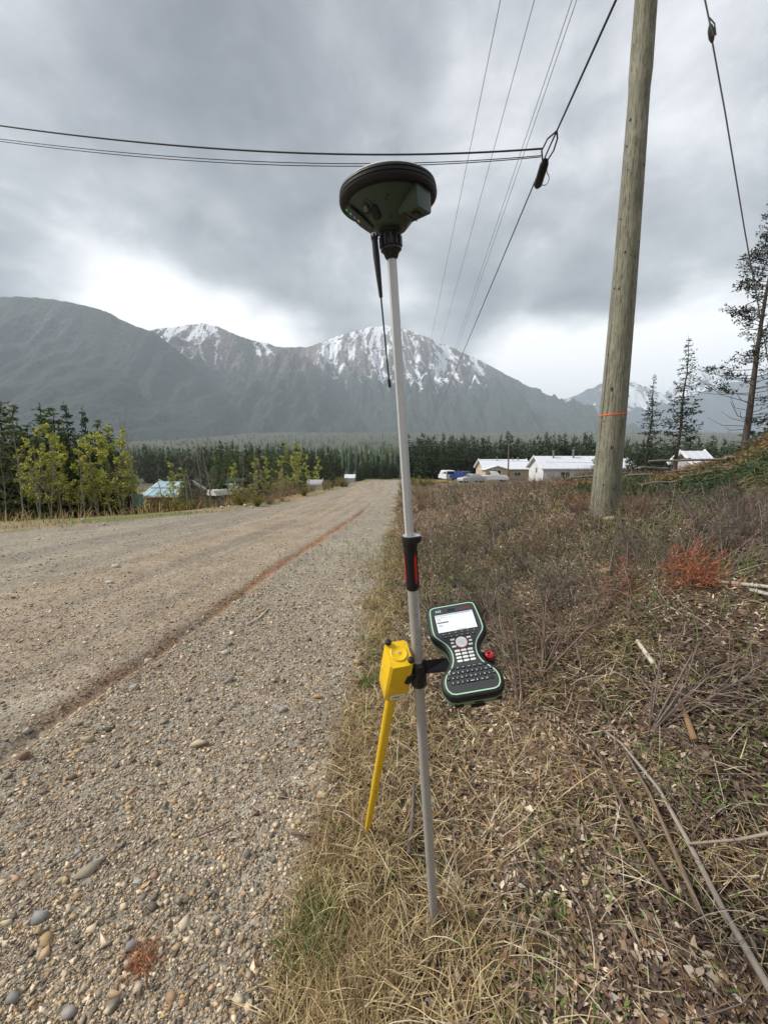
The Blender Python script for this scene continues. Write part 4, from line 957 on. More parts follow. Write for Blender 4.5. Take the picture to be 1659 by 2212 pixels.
# twig litter
def twigs(x, y, z, az, el, ln, rad, col, nseg=3):
    n = len(x); p = np.stack([x, y, z], -1); pts = [p]; a = az.copy(); e = el.copy()
    for k in range(nseg):
        p = p + (ln / nseg)[:, None] * np.stack([np.cos(a) * np.cos(e), np.sin(a) * np.cos(e), np.sin(e)], -1)
        p[:, 2] = np.maximum(p[:, 2], gz(p[:, 0], p[:, 1]) + rad); pts.append(p); a = a + R.normal(0, .28, n); e = e + R.normal(0, .15, n)
    V_ = []; sd = np.stack([-np.sin(az), np.cos(az), 0 * az], -1); upv = np.cross(np.stack([np.cos(az) * np.cos(el), np.sin(az) * np.cos(el), np.sin(el)], -1), sd)
    for k in range(nseg + 1):
        r_ = (rad * (1 - .65 * k / nseg))[:, None]
        for j in range(3): V_.append(pts[k] + r_ * (sd * math.cos(j * 2.094) + upv * math.sin(j * 2.094)))
    V_ = np.stack(V_, 1); K = 3 * (nseg + 1)
    fs = [(3 * k + j, 3 * k + (j + 1) % 3, 3 * k + 3 + (j + 1) % 3, 3 * k + 3 + j) for k in range(nseg) for j in range(3)]
    fs = [t for q_ in fs for t in ((q_[0], q_[1], q_[2]), (q_[0], q_[2], q_[3]))]
    return V_.reshape(-1, 3), (np.array(fs)[None] + (np.arange(n) * K)[:, None, None]).reshape(-1, 3), np.repeat(col, K, axis=0)
TW = np.array([(.16, .11, .085), (.24, .185, .15), (.11, .075, .06), (.30, .25, .21), (.20, .12, .10)])
m_twig = attr_mat('twig_bark', .85, .25, .25, 50)
P_ = []
x, y = frustum_pts(3400, .8, 9, .8, 640, 1740); k = offroad(x, y, .2) & (R.random(len(x)) < .3 + .7 * ss(.3, 1.2, x)); x, y = x[k], y[k]; n = len(x)
P_.append(twigs(x, y, gz(x, y) + .006 + .02 * R.random(n), R.random(n) * 6.283, R.normal(.08, .15, n), (.06 + .3 * R.random(n) ** 2) * (1 + .05 * y), .0011 + .0016 * R.random(n) + .0002 * y, pick(TW, n)))
x, y = frustum_pts(9000, 2.6, 30, .75, 860, 1740); k = offroad(x, y, .2); x, y = x[k], y[k]; n = len(x)
P_.append(twigs(x, y, gz(x, y), R.random(n) * 6.283, R.normal(.6, .45, n), .15 + .35 * R.random(n), .002 + .0006 * y, pick(TW, n)))
v, f_, c = join(P_)
tag(mobj('twig_litter', np_mesh('twig_litter', v, [f_], c), m_twig), 'thin fallen twigs scattered over the bank', 'twigs', None, 'stuff')
# ------------------------------------------------------------------ trees
m_bark = wood_mat('grey_brown_bark', (.07, .055, .045), (.14, .115, .095), 3, .9, .3, .01)
m_pale = wood_mat('pale_aspen_bark', (.22, .20, .15), (.36, .33, .26), 3, .85, .5, .004)
m_fol = attr_mat('conifer_needles', .7, .25, .3, 1.5, .15)
m_leaf = attr_mat('spring_leaves', .6, .3, .25, 2.0, .35)
m_stem = attr_mat('shrub_stems', .85, .2, .25, 20)
def sprays(pos, dirs, size, col, wide=.4, rnd=.5):
    """diamond-shaped foliage pieces at pos, pointing along dirs"""
    n = len(pos); d = dirs + R.normal(0, rnd, (n, 3)); d /= np.linalg.norm(d, axis=1)[:, None]
    s_ = np.cross(d, R.normal(0, 1, (n, 3))); s_ /= np.linalg.norm(s_, axis=1)[:, None] + 1e-9
    L = size[:, None]
    V_ = np.stack([pos, pos + d * L * .5 + s_ * L * wide * .5, pos + d * L, pos + d * L * .5 - s_ * L * wide * .5], 1)
    Fs = (np.array([(0, 1, 2), (0, 2, 3)])[None] + (np.arange(n) * 4)[:, None, None]).reshape(-1, 3)
    return V_.reshape(-1, 3), Fs, np.repeat(col, 4, axis=0)
def tubes_np(segs, col, n=4):
    """many straight tapered pieces: (p0, p1, r0, r1)"""
    p0 = np.array([s[0] for s in segs]); p1 = np.array([s[1] for s in segs]); r0 = np.array([s[2] for s in segs])[:, None]; r1 = np.array([s[3] for s in segs])[:, None]
    d = p1 - p0; d /= np.linalg.norm(d, axis=1)[:, None] + 1e-9
    a = np.where(np.abs(d[:, 2:]) < .9, np.array([[0, 0, 1.]]), np.array([[1., 0, 0]])); u = np.cross(d, a); u /= np.linalg.norm(u, axis=1)[:, None]; w_ = np.cross(d, u)
    V_ = []
    for p, r_ in ((p0, r0), (p1, r1)):
        for j in range(n): an = 2 * math.pi * j / n; V_.append(p + r_ * (u * math.cos(an) + w_ * math.sin(an)))
    V_ = np.stack(V_, 1); fs = [(j, (j + 1) % n, n + (j + 1) % n, n + j) for j in range(n)]
    fs = [t for q_ in fs for t in ((q_[0], q_[1], q_[2]), (q_[0], q_[2], q_[3]))]
    m_ = len(segs); return V_.reshape(-1, 3), (np.array(fs)[None] + (np.arange(m_) * 2 * n)[:, None, None]).reshape(-1, 3), np.broadcast_to(np.array(col), (m_ * 2 * n, 3)).copy()
def conifer(h, rad, whorls, per, droop, leafs, size, pal, clear=.06, prof=1.0, lean=.0, gap=.0, tip_up=.0, branch_r=.012):
    """returns trunk (v,f,c) and crown (v,f,c) about the origin"""
    segs = []; pos, dr, lsz = [], [], []
    tr = [((lean * h * (k / 8) ** 1.5) + .01 * h * math.sin(k * 1.7), .008 * h * math.cos(k * 1.3), h * k / 8) for k in range(9)]
    r0 = h * .013 + .02
    for k in range(8): segs.append((tr[k], tr[k + 1], r0 * (1 - k / 8.3), r0 * (1 - (k + 1) / 8.3)))
    def axis_(z): return np.array([np.interp(z, [t[2] for t in tr], [t[0] for t in tr]), np.interp(z, [t[2] for t in tr], [t[1] for t in tr]), z])
    bs = []
    for k in range(whorls):
        t = clear + (1 - clear) * (k + R.random() * .8) / whorls; z = h * t
        if t > .985: continue
        L0 = rad * ((1 - t) / (1 - clear)) ** prof + .02 * h * .3
        for j in range(per):
            if R.random() < gap: continue
            a = R.random() * 6.283; L = L0 * (.55 + .6 * R.random()); e0 = .15 - droop * (1 - t) + R.normal(0, .12)
            p = axis_(z); d = np.array([math.cos(a) * math.cos(e0), math.sin(a) * math.cos(e0), math.sin(e0)])
            q_ = p + d * L * .6; d2 = d + np.array([0, 0, tip_up]); d2 /= np.linalg.norm(d2); e_ = q_ + d2 * L * .4
            bs += [(p, q_, branch_r, branch_r * .7), (q_, e_, branch_r * .7, branch_r * .25)]
            m_ = max(2, int(leafs * (L / rad + .15)))
            for s_ in np.sort(R.random(m_) ** .8):
                c_ = p + d * L * min(s_, .6) + (d2 * L * (s_ - .6) if s_ > .6 else 0)
                sd = np.cross(d, (0, 0, 1.)) * R.choice([-1, 1]) * R.random() * .9
                pos.append(c_ + R.normal(0, .004 * h, 3)); lsz.append(.42 + .58 * min(L0 / rad, 1)); dr.append(d * .8 + sd + np.array([0, 0, R.normal(-.15, .25)]))
    # leader
    for s_ in range(10): pos.append(axis_(h * (.90 + .10 * s_ / 10))); lsz.append(.40); dr.append(np.array([R.normal(0, .5), R.normal(0, .5), .8]))
    pos = np.array(pos); dr = np.array(dr); n = len(pos)
    hz_ = pos[:, 2] / h
    sz = size * (.6 + .7 * R.random(n)) * np.array(lsz); col = pick(pal, n, .35)
    cr = sprays(pos, dr, sz, col, .36)
    return join([tubes_np(segs, (.1, .08, .065), 7)]), join([cr, tubes_np(bs, (.09, .075, .06), 3)])
def aspen(h, nbr, leafn, lsize, pal, spread=.35, lean=.0, stems=1, barkc=(.30, .27, .20)):
    segs = []; pos = []; bs = []
    for s_ in range(stems):
        ox, oy = (R.normal(0, .12 * h * .3), R.normal(0, .1)) if stems > 1 else (0, 0); lx = lean + R.normal(0, .05); ly = R.normal(0, .05); hh = h * (1 if s_ == 0 else .7 + .3 * R.random())
        tr = [np.array([ox + lx * hh * k / 7 + .012 * hh * math.sin(k * 1.4 + s_), oy + ly * hh * k / 7, hh * k / 7]) for k in range(8)]; r0 = .0075 * hh + .008
        for k in range(7): segs.append((tr[k], tr[k + 1], r0 * (1 - k / 7.6), r0 * (1 - (k + 1) / 7.6)))
        for b in range(nbr):
            t = .22 + .76 * R.random(); k = min(int(t * 7), 6); p = tr[k] + (tr[k + 1] - tr[k]) * (t * 7 - k)
            a = R.random() * 6.283; L = spread * hh * (1.05 - t) * (.5 + .7 * R.random()) + .03 * hh; e = .75 + R.normal(0, .2)
            d = np.array([math.cos(a) * math.cos(e), math.sin(a) * math.cos(e), math.sin(e)]); q_ = p + d * L * .55; d2 = d + np.array([0, 0, .3]) + R.normal(0, .15, 3); d2 /= np.linalg.norm(d2); e_ = q_ + d2 * L * .45
            rb = r0 * .33 * (1.1 - t); bs += [(p, q_, rb, rb * .6), (q_, e_, rb * .6, rb * .2)]
            for tw in range(3):
                tt = .25 + .7 * R.random(); b0 = p + (e_ - p) * tt; dd_ = d2 + R.normal(0, .5, 3); dd_ /= np.linalg.norm(dd_); b1 = b0 + dd_ * L * .32; bs.append((b0, b1, rb * .4, rb * .15))
                for _ in range(leafn): pos.append(b0 + (b1 - b0) * R.random() + R.normal(0, .02 * h * .3, 3))
            for _ in range(leafn * 2): pos.append(p + (e_ - p) * (.3 + .7 * R.random()) + R.normal(0, .02 * h * .35, 3))
    prt = [tubes_np(bs, np.array(barkc) * .85, 3)]
    if leafn:
        pos = np.array(pos); n = len(pos); prt.append(sprays(pos, R.normal(0, 1, (n, 3)), lsize * (.6 + .8 * R.random(n)), pick(pal, n, .3), .75))
    return tubes_np(segs, barkc, 6), join(prt)
DKG = 1.25 * np.array([(.030, .050, .020), (.040, .062, .026), (.024, .040, .020), (.052, .072, .028)])
MDG = 1.7 * np.array([(.055, .085, .025), (.075, .105, .03), (.045, .07, .025), (.09, .11, .035)])
YLG = 1.3 * np.array([(.20, .21, .035), (.26, .26, .045), (.15, .17, .035), (.30, .28, .07), (.11, .13, .03)])
GRB = np.array([(.16, .14, .10), (.12, .105, .08), (.20, .18, .12)])
def proto(name, tc_, mt_trunk, mt_crown, crown='crown'):
    (tv, tf, tcc), (cv, cf, ccol) = tc_
    return np_mesh(name + '_trunk', tv, [tf], tcc, True), np_mesh(name + '_crown', cv, [cf], ccol), mt_trunk, mt_crown, crown
def plant(pr_, name, loc, rz_, sc, label, cat, group, lean=(0, 0)):
    r_ = empty(name, loc, label, cat, group); r_.rotation_euler = (lean[0], lean[1], rz_); r_.scale = (sc[0], sc[0], sc[1]) if isinstance(sc, tuple) else (sc,) * 3
    mobj('trunk', pr_[0], pr_[2], r_); cr_ = mobj(pr_[4], pr_[1], pr_[3], r_); tag(cr_, kind='stuff' if pr_[4] == 'branches' else None); return r_
SPR = [proto('spruce', conifer(5, 1.15, 30, 7, .45, 28, .24, DKG, .03, .95), m_bark, m_fol) for _ in range(3)]
PIN = [proto('pine', conifer(5, 1.05, 26, 6, -.1, 30, .25, MDG, .06, 1.0, tip_up=.5), m_bark, m_fol) for _ in range(3)]
ASP = [proto('aspen', aspen(5, 30, 7, .095, YLG * 1.6, .20), m_pale, m_leaf) for _ in range(4)]
BAR = [proto('bare', aspen(5, 34, 0, .1, YLG, .36, barkc=(.25, .22, .175)), m_pale, m_stem, 'branches') for _ in range(3)]
FAR = [proto('farfir', conifer(10, 1.9, 24, 6, .4, 11, .85, DKG, .02, 1.0, branch_r=.03), m_bark, m_fol) for _ in range(3)]
FARP = [proto('farpine', conifer(10, 1.75, 20, 6, -.05, 11, .85, DKG * 1.15, .12, .85, tip_up=.4, branch_r=.03), m_bark, m_fol) for _ in range(2)]
def drop(u, y):                              # ground point straight below picture column u at distance y
    x = (u - U0) / F * (y * math.cos(TH) + 1.6 * math.sin(TH)); return on(x, y)
def tree_to(pr_, name, u, y, vtop, H0, label, cat, group, rnd=True, lean=0.0, wid=1.0):
    b = drop(u, y); ztop = PY(u, vtop, y)[2]; h = max(ztop - b.z, .5); s = h / H0
    # lean keeps the tip at the measured column
    return plant(pr_, name, b - Vector((0, 0, .03)), R.random() * 6.28, (s * wid, s), label, cat, group, (0, lean))
# left stand at the verge
grpL = 'trees on the left verge'
for u, y, vt, k, wd_ in ((-30, 18, 880, 0, 1), (28, 17, 862, 1, 1.05), (52, 18, 872, 2, .9), (5, 16, 905, 1, .9), (112, 18.5, 868, 0, .95), (132, 19, 878, 2, .9), (95, 17.5, 925, 1, .9), (75, 18, 915, 2, .9), (150, 18.5, 920, 1, .9), (185, 18.5, 930, 0, .8), (225, 19.5, 905, 2, .9), (-10, 17, 930, 2, 1.0)):
    tree_to(PIN[k], 'pine_tree', u, y, vt, 5, 'dark green young pine in the left verge stand behind the pale saplings', 'tree', grpL, wid=wd_ * 1.5)
tree_to(SPR[0], 'spruce_tree', 160, 19.5, 868, 5, 'dark bluish spruce with layered boughs in the left verge stand', 'tree', grpL, wid=.85)
tree_to(SPR[1], 'spruce_tree', 198, 19, 876, 5, 'slim dark spruce with drooping top beside the layered spruce on the verge', 'tree', grpL, wid=.62)
tree_to(PIN[0], 'pine_tree', 248, 20, 915, 5, 'dense olive green pine at the end of the left verge stand', 'tree', grpL, wid=1.25)
for k, (u, y, vt, ln) in enumerate(((78, 15.2, 945, .03), (104, 15.8, 925, 0), (133, 16, 915, .02), (150, 16.5, 940, 0), (172, 16.2, 948, -.02), (190, 16.8, 955, .0), (212, 17, 940, .02), (236, 17.5, 930, .0), (262, 18, 925, -.03), (282, 18.5, 950, 0), (300, 19, 975, .03), (228, 18.5, 915, 0), (60, 16, 960, 0), (120, 16.6, 950, .03))):
    tree_to(ASP[k % 4], 'young_aspen', u, y, vt, 5, 'slender sapling with fresh yellow-green leaves on the left verge', 'tree', 'yellow-green saplings on the left verge', lean=ln, wid=.9 + .3 * R.random())
for k, (u, y, vt, ln) in enumerate(((48, 14.3, 880, -.13), (84, 14.8, 930, -.12), (106, 14.6, 925, -.08), (178, 15.5, 960, -.03), (205, 16.5, 965, .0), (10, 14.5, 960, -.1), (287, 17.5, 880, -.04), (272, 18.5, 885, .0), (-25, 14.5, 950, 0), (258, 17, 990, 0))):
    tree_to(BAR[k % 3], 'bare_sapling', u, y, vt, 5, 'thin pale leafless sapling rising from the blond grass of the left verge', 'tree', 'leafless saplings on the left verge', lean=ln, wid=.8)
# middle distance left of the road
for k, (u, y, vt) in enumerate(((405, 30, 955), (430, 33, 945), (420, 28, 990), (490, 42, 985), (552, 40, 960), (572, 44, 975), (640, 50, 985), (610, 46, 972), (520, 38, 985), (455, 36, 960), (660, 58, 990), (345, 26, 1000))):
    tree_to(BAR[k % 3], 'bare_tree', u, y, vt, 5, 'grey-brown leafless tree among the conifers left of the road', 'tree', 'leafless trees left of the road', wid=1.25)
for k, (u, y, vt) in enumerate(((470, 48, 958), (492, 50, 955), (515, 52, 962), (535, 50, 968), (560, 55, 962), (445, 50, 965), (595, 58, 965), (625, 60, 968), (398, 32, 1010), (408, 33, 1000), (655, 45, 1008), (480, 60, 950), (505, 62, 948), (545, 64, 955), (580, 66, 958), (612, 70, 955), (640, 72, 960))):
    tree_to((PIN + SPR)[k % 6], 'conifer', u, y, vt, 5, 'dark conifer in the loose row left of the gravel road', 'tree', 'conifers left of the gravel road', wid=1.0)
for k, (u, y, vt) in enumerate(((390, 34, 1010), (372, 36, 1000), (600, 48, 985), (630, 52, 975), (575, 50, 985), (660, 55, 985), (545, 47, 990), (500, 44, 1000), (690, 75, 985), (645, 60, 960), (625, 110, 955), (660, 120, 962))):
    tree_to(ASP[k % 4], 'leafing_tree', u, y, vt, 5, 'yellow-green leafing tree among the conifers left of the road', 'tree', 'leafing trees left of the road', wid=1.3)
# conifers where the road ends
k = 0
for (u0, u1, n_, y0, y1, vt0, vt1, nm, gr) in ((655, 735, 20, 80, 130, 962, 985, 'dark conifer standing left of where the road drops away', 'conifers left of the road end'),
        (772, 865, 30, 100, 125, 985, 1003, 'dark conifer in the thicket where the gravel road ends', 'conifers closing off the road'),
        (880, 1290, 74, 105, 125, 932, 958, 'dark green conifer in the tall row behind the houses', 'conifers behind the houses'),
        (905, 1010, 14, 98, 106, 940, 960, 'dark green conifer in the tall row behind the houses', 'conifers behind the houses'),
        (1290, 1700, 46, 50, 90, 938, 965, 'dark conifer beyond the brush pile on the right', 'conifers beyond the brush pile'),
        (300, 660, 46, 120, 230, 955, 975, 'tall narrow spruce in the dark belt beyond the left trees', 'spruces in the far dark belt')):
    for j in range(n_):
        u = u0 + (u1 - u0) * (j + .8 * R.random()) / n_; y = y0 + (y1 - y0) * R.random(); vt = vt0 + (vt1 - vt0) * R.random() ** .8
        tree_to((FAR + FARP)[k % 5] if 'spruce' not in nm else FAR[k % 3], 'conifer' if 'spruce' not in nm else 'spruce_tree', u, y, vt, 10, nm, 'tree', gr, wid=.85 + .35 * R.random()); k += 1
# tall trees at the right
def clumped_pine(h):
    segs = [((.0 + .012 * h * k / 9 + .02 * math.sin(k), 0, h * k / 9), (.012 * h * (k + 1) / 9 + .02 * math.sin(k + 1), 0, h * (k + 1) / 9), .0105 * h * (1 - k / 9.6), .0105 * h * (1 - (k + 1) / 9.6)) for k in range(9)]
    bs, pos, dr = [], [], []
    for b in range(105):
        t = .16 + .83 * (b + R.random()) / 105; z = h * t; a = R.random() * 6.283; L = h * .215 * (1.02 - t) ** .75 * (.4 + .7 * R.random()) + .04
        dead = t < .28
        e = .05 + .55 * t + R.normal(0, .15); p = np.array([.012 * h * t, 0, z]); d = np.array([math.cos(a) * math.cos(e), math.sin(a) * math.cos(e), math.sin(e)])
        m1 = p + d * L * .5; d2 = d + np.array([0, 0, .35]) + R.normal(0, .12, 3); d2 /= np.linalg.norm(d2); e1 = m1 + d2 * L * .5
        bs += [(p, m1, .011, .008), (m1, e1, .008, .004)]
        if dead and R.random() < .7: continue
        for c_ in range(4 + int(7 * L / (h * .2))):
            s_ = .35 + .65 * R.random(); q_ = p + (e1 - p) * s_; o_ = q_ + R.normal(0, .06, 3) * L * 2.2 / max(L, .3) * .5; bs.append((q_, o_, .005, .003))
            for _ in range(9): pos.append(o_ + R.normal(0, .035, 3)); dr.append(R.normal(0, 1, 3) + np.array([0, 0, .5]) + d2 * .6)
    pos = np.array(pos); n = len(pos)
    return tubes_np(segs, (.07, .06, .055), 8), join([sprays(pos, np.array(dr), .085 * (.6 + .6 * R.random(n)), pick(np.array([(.045, .05, .04), (.06, .065, .045), (.035, .045, .035)]), n, .3), .35, .2), tubes_np(bs, (.06, .05, .045), 3)])
TP = proto('tallpine', clumped_pine(7.5), m_bark, m_fol)
SPK = [proto('sparse_spruce', conifer(8, 1.35, 36, 5, .35, 20, .24, np.array([(.035, .05, .035), (.05, .062, .04)]), .16, .9, gap=.18, tip_up=.25, branch_r=.014), m_bark, m_fol) for _ in range(2)]
def right_tree(pr_, nm, ub, ut, y, vt, H0, label, wid=1.0):
    b = drop(ub, y); tp_ = Vector(PY(ut, vt, y)); h = tp_.z - b.z; ang = math.atan2(tp_.x - b.x, h); s = h / H0 / math.cos(ang)
    return plant(pr_, nm, b - Vector((0, 0, .05)), 0 if pr_ is TP else R.random() * 6, (s * wid, s), label, 'tree', None, (0, 0)), ang
o_, a_ = right_tree(SPK[0], 'spruce_tree', 1392, 1389, 24, 806, 8, 'shorter sparse spruce just right of the thick wooden pole', .95)
o_, a_ = right_tree(SPK[1], 'spruce_tree', 1455, 1474, 22, 722, 8, 'taller sparse spruce with tiered boughs standing beyond the brush pile', .92)
o_, a_ = right_tree(TP, 'tall_pine', 1590, 1645, 14.5, 422, 7.5, 'tall open pine with tufted needles and bare lower trunk beyond the brush pile', 1.25)
o_, a_ = right_tree(SPK[0], 'pine_tree', 1672, 1690, 16, 600, 8, 'dark pine partly cut by the frame beside the tall open pine', 1.05)
# far forest: thousands of tree shapes that read as one mass
def tree_mass(name, n, y0, y1, umin, umax, hmin, hmax, pal, label, dens=None, basis=None, pw=1.0):
    y = y0 * (y1 / y0) ** (R.random(n) ** pw); u = umin + (umax - umin) * R.random(n); x = (u - U0) / F * (y * math.cos(TH))
    if dens is not None: k = dens(x, y) > R.random(n); x, y = x[k], y[k]
    n = len(x); z = gz(x, y); h = hmin + (hmax - hmin) * R.random(n) ** 1.5; r_ = h * (.10 + .07 * R.random(n))
    rings = [(.0, .75, 5), (.30, 1.0, 5), (.34, .62, 5), (.62, .72, 5), (.66, .36, 5), (1.0, .0, 1)] if basis is None else basis
    V_ = []; a0 = R.random(n) * 6.28
    for (t, rr, k) in rings:
        for j in range(5 if k == 5 else 1):
            a = a0 + j * 1.2566 + t * 2; q_ = r_ * rr * (.55 + .8 * R.random(n))
            V_.append(np.stack([x + q_ * np.cos(a), y + q_ * np.sin(a), z + h * (t + (.05 * (R.random(n) - .5) if t < 1 else 0))], -1))
    V_ = np.stack(V_, 1); fs = []
    nr = len(rings) - 1
    for k in range(nr - 1): fs += [t for j in range(5) for t in ((5 * k + j, 5 * k + (j + 1) % 5, 5 * k + 5 + (j + 1) % 5), (5 * k + j, 5 * k + 5 + (j + 1) % 5, 5 * k + 5 + j))]
    fs += [(5 * (nr - 1) + j, 5 * (nr - 1) + (j + 1) % 5, 5 * nr) for j in range(5)]
    K = V_.shape[1]; F_ = (np.array(fs)[None] + (np.arange(n) * K)[:, None, None]).reshape(-1, 3)
    tag(mobj(name, np_mesh(name, V_.reshape(-1, 3), [F_], np.repeat(pick(pal, n, .35), K, 0)), m_fol), label, 'forest', None, 'stuff')
clear = lambda x, y: .10 + .90 * ss(-.25, .1, fbm(x / 110, y / 150, 121, 3))
tree_mass('far_conifer_forest', 10500, 190, 3000, -300, 1950, 9, 19, DKG, 'dark conifer forest covering the valley floor', clear, None, .9)
tree_mass('far_leafing_woods', 2600, 230, 2400, -300, 1950, 6, 11, YLG * .6, 'pale yellow-green woods on the valley floor', lambda x, y: ss(.0, -.3, fbm(x / 110, y / 150, 121, 3)), [(.0, .3, 5), (.25, 1.9, 5), (.5, 2.5, 5), (.75, 2.0, 5), (.93, 1.1, 5), (1.0, 0, 1)])
# ------------------------------------------------------------------ houses, vehicles, roadside things
m_wroof = mat('white_metal_roof', (.66, .68, .72), .4, .1, .06, .8)
m_broof = mat('pale_blue_metal_roof', (.33, .47, .52), .45, .1, .08, .8)
m_groof = mat('grey_shingle_roof', (.36, .36, .37), .8, 0, .12, 3)
m_beige = mat('beige_siding', (.52, .42, .30), .7, 0, .06, 2)
m_cream = mat('white_siding', (.66, .67, .68), .7, 0, .05, 2)
m_trimw = mat('white_trim', (.75, .76, .78), .5, 0, .05, 3)
m_pane = mat('dark_window_glass', (.03, .035, .04), .12, 0, .2, 2, 0, .7)
m_brown = mat('brown_cover_and_wall_shade', (.18, .08, .04), .6, 0, .15, 4)  # riser cover brown; also the painted shade of the blue-roofed house wall
m_rub = mat('tyre_rubber', (.015, .015, .016), .8, 0, .2, 10)
m_teal = mat('faded_green_paint', (.13, .22, .17), .6, 0, .2, 4)
m_rust = mat('rusty_brown_inside', (.12, .045, .03), .8, 0, .3, 5)
def slab(mb, a, b, c, d, t=.12):
    """roof slab between four corners, given thickness"""
    n_ = (Vector(b) - Vector(a)).cross(Vector(d) - Vector(a)).normalized() * t
    A = [Vector(p) for p in (a, b, c, d)]; mb.add(A + [p - n_ for p in A], [(0, 1, 2, 3), (7, 6, 5, 4), (0, 4, 5, 1), (1, 5, 6, 2), (2, 6, 7, 3), (3, 7, 4, 0)]); return mb
def gable_house(name, x0, x1, yn, yb, ze, zr, zg, label, mroof, mwall, over=.45, ribs=0.0, hipr=0.0):
    yr = (yn + yb) / 2; r_ = empty(name, ((x0 + x1) / 2, yr, zg), label, 'house')
    wall = MB()
    X0, X1, YN, YB = x0 + over, x1 - over, yn + over, yb - over; zw = ze + (zr - ze) * (over / (yr - yn)) - .1
    wall.loft([[(X0, YN, z), (X1, YN, z), (X1, YB, z), (X0, YB, z)] for z in (zg - .5, zw)])
    for xx in (X0, X1): wall.add([(xx, YN, zw), (xx, YB, zw), (xx, yr, zr - .14)], [(0, 1, 2)])
    wall.build('wall', mwall, r_, False)
    roof = MB(); slab(roof, (x0, yn, ze), (x1, yn, ze), (x1 - hipr, yr, zr), (x0, yr, zr)); slab(roof, (x1, yb, ze), (x0, yb, ze), (x0, yr, zr), (x1 - hipr, yr, zr))
    ro = roof.build('roof', mroof, r_, False)
    if ribs:
        k = x0 + ribs
        proto_ = None
        while k < x1 - hipr - .2:
            if proto_ is None:
                proto_ = MB(); slab(proto_, (k - .02, yn - .01, ze + .035), (k + .02, yn - .01, ze + .035), (k + .02, yr, zr + .035), (k - .02, yr, zr + .035), .05); po = proto_.build('roof_rib', mroof, ro, False); k0_ = k
            else: c = po.copy(); COL.objects.link(c); c.parent = ro; c.location = (k - k0_, 0, 0)
            k += ribs
    MB().box(((x0 + x1) / 2, yn - .03, ze - .10), (x1 - x0, .05, .16)).build('fascia', m_trimw, r_, False)
    for s_, xx in ((-1, x0), (1, x1 - .0)):
        if s_ == 1 and hipr: continue
        for ya in (yn, yb):
            mb = MB(); slab(mb, (xx - .04, ya, ze + .02), (xx + .04, ya, ze + .02), (xx + .04, yr, zr + .02), (xx - .04, yr, zr + .02), .22); mb.build('barge_board', m_trimw, ro, False)
    return r_, ro
def window(par, x, y, z, w_, h_, depth=.06):
    f_ = MB().box((x, y - .02, z), (w_ + .14, depth, h_ + .14)).build('window', m_trimw, par, False)
    for k in (-1, 1): MB().box((x + k * w_ * .26, y - .035, z), (w_ * .46, depth, h_)).build('pane', m_pane, f_, False)
# long white-roofed house at the right
b0, b1 = PY(1170, 1012, 70), PY(1388, 1009, 70); zr_ = PY(1158, 985, 74)[2]
hB, roB = gable_house('long_house', b0[0], b1[0], 70, 78, b0[2], zr_, float(gz(38, 74)), 'long white-walled house with white metal roof and two chimney pipes', m_wroof, m_cream, .5, 1.2, 2.0)
for u, v0, v1, r_ in ((1195, 976, 986, .16), (1238, 974, 994, .17)):
    p0, p1 = Vector(PY(u, v1, 73.4)), Vector(PY(u, v0, 73.4))
    ch = MB().tube([p0 - Vector((0, 0, .4)), p1], r_, 10).build('chimney_pipe', m_hard, roB); MB().tube([p1 + Vector((0, 0, .03)), p1 + Vector((0, 0, .2))], [r_ * 1.5, r_ * 1.3], 10).build('cap', m_hard, ch)
window(hB, b0[0] + 4.5, 70.5, b0[2] - 1.2, 1.6, 1.0); window(hB, b0[0] + 9, 70.5, b0[2] - 1.2, 1.6, 1.0)
MB().box((b0[0] + .46, 73.6, b0[2] - .4), (.12, .5, .9)).build('meter_box', m_hard, hB, False)
# beige house with porch gable
a0, a1 = PY(1044, 1013, 82), PY(1153, 1010, 82); zra = PY(1040, 992, 86.5)[2]
hA, roA = gable_house('porch_house', a0[0], a1[0], 82, 91, a0[2], zra, float(gz(26, 86)), 'beige house with white roof and a small gabled porch front', m_wroof, m_beige, .45, 1.2)
pA, pB, pT = PY(1046, 1015, 79.5), PY(1101, 1014, 79.5), PY(1075, 1006, 79.5)
zg_ = float(gz(25, 80))
MB().loft([[(pA[0] + .35, 79.8, z), (pB[0] - .35, 79.8, z), (pB[0] - .35, 82.6, z), (pA[0] + .35, 82.6, z)] for z in (zg_ - .5, pA[2] + .08)]).add([(pA[0] + .35, 79.8, pA[2] + .06), (pB[0] - .35, 79.8, pA[2] + .06), (pT[0], 79.8, pT[2] - .1)], [(0, 1, 2)]).build('porch_wall', m_beige, hA, False)
mb = MB(); slab(mb, (pA[0], 79.5, pA[2]), (pT[0], 79.5, pT[2]), (pT[0], 84.5, pT[2]), (pA[0], 84.5, pA[2])); slab(mb, (pT[0], 79.5, pT[2]), (pB[0], 79.5, pB[2]), (pB[0], 84.5, pB[2]), (pT[0], 84.5, pT[2])); mb.build('porch_roof', m_wroof, hA, False)
window(hA, pT[0], 79.8, pT[2] - 1.35, 1.5, .8); window(hA, pB[0] + 2.6, 82.45, a0[2] - 1.1, 1.3, .7)
for u, v0, v1, r_ in ((1073, 986, 993, .1), (1118, 987, 996, .12), (1107, 988, 994, .08)):
    p0, p1 = Vector(PY(u, v1, 86)), Vector(PY(u, v0, 86)); MB().tube([p0 - Vector((0, 0, .3)), p1], r_, 8).build('vent_pipe', m_hard, roA)
# small gable behind the brush pile
c0_, c1_ = PY(1450, 997, 38), PY(1530, 975, 38)
hC, roC = gable_house('low_cabin', 29.6, 32.0, 37, 40.5, PY(1450, 1004, 37)[2], PY(1490, 974, 39)[2], float(gz(30, 39)), 'low white-roofed cabin peeking over the brush pile', m_wroof, m_groof, .35, .8)
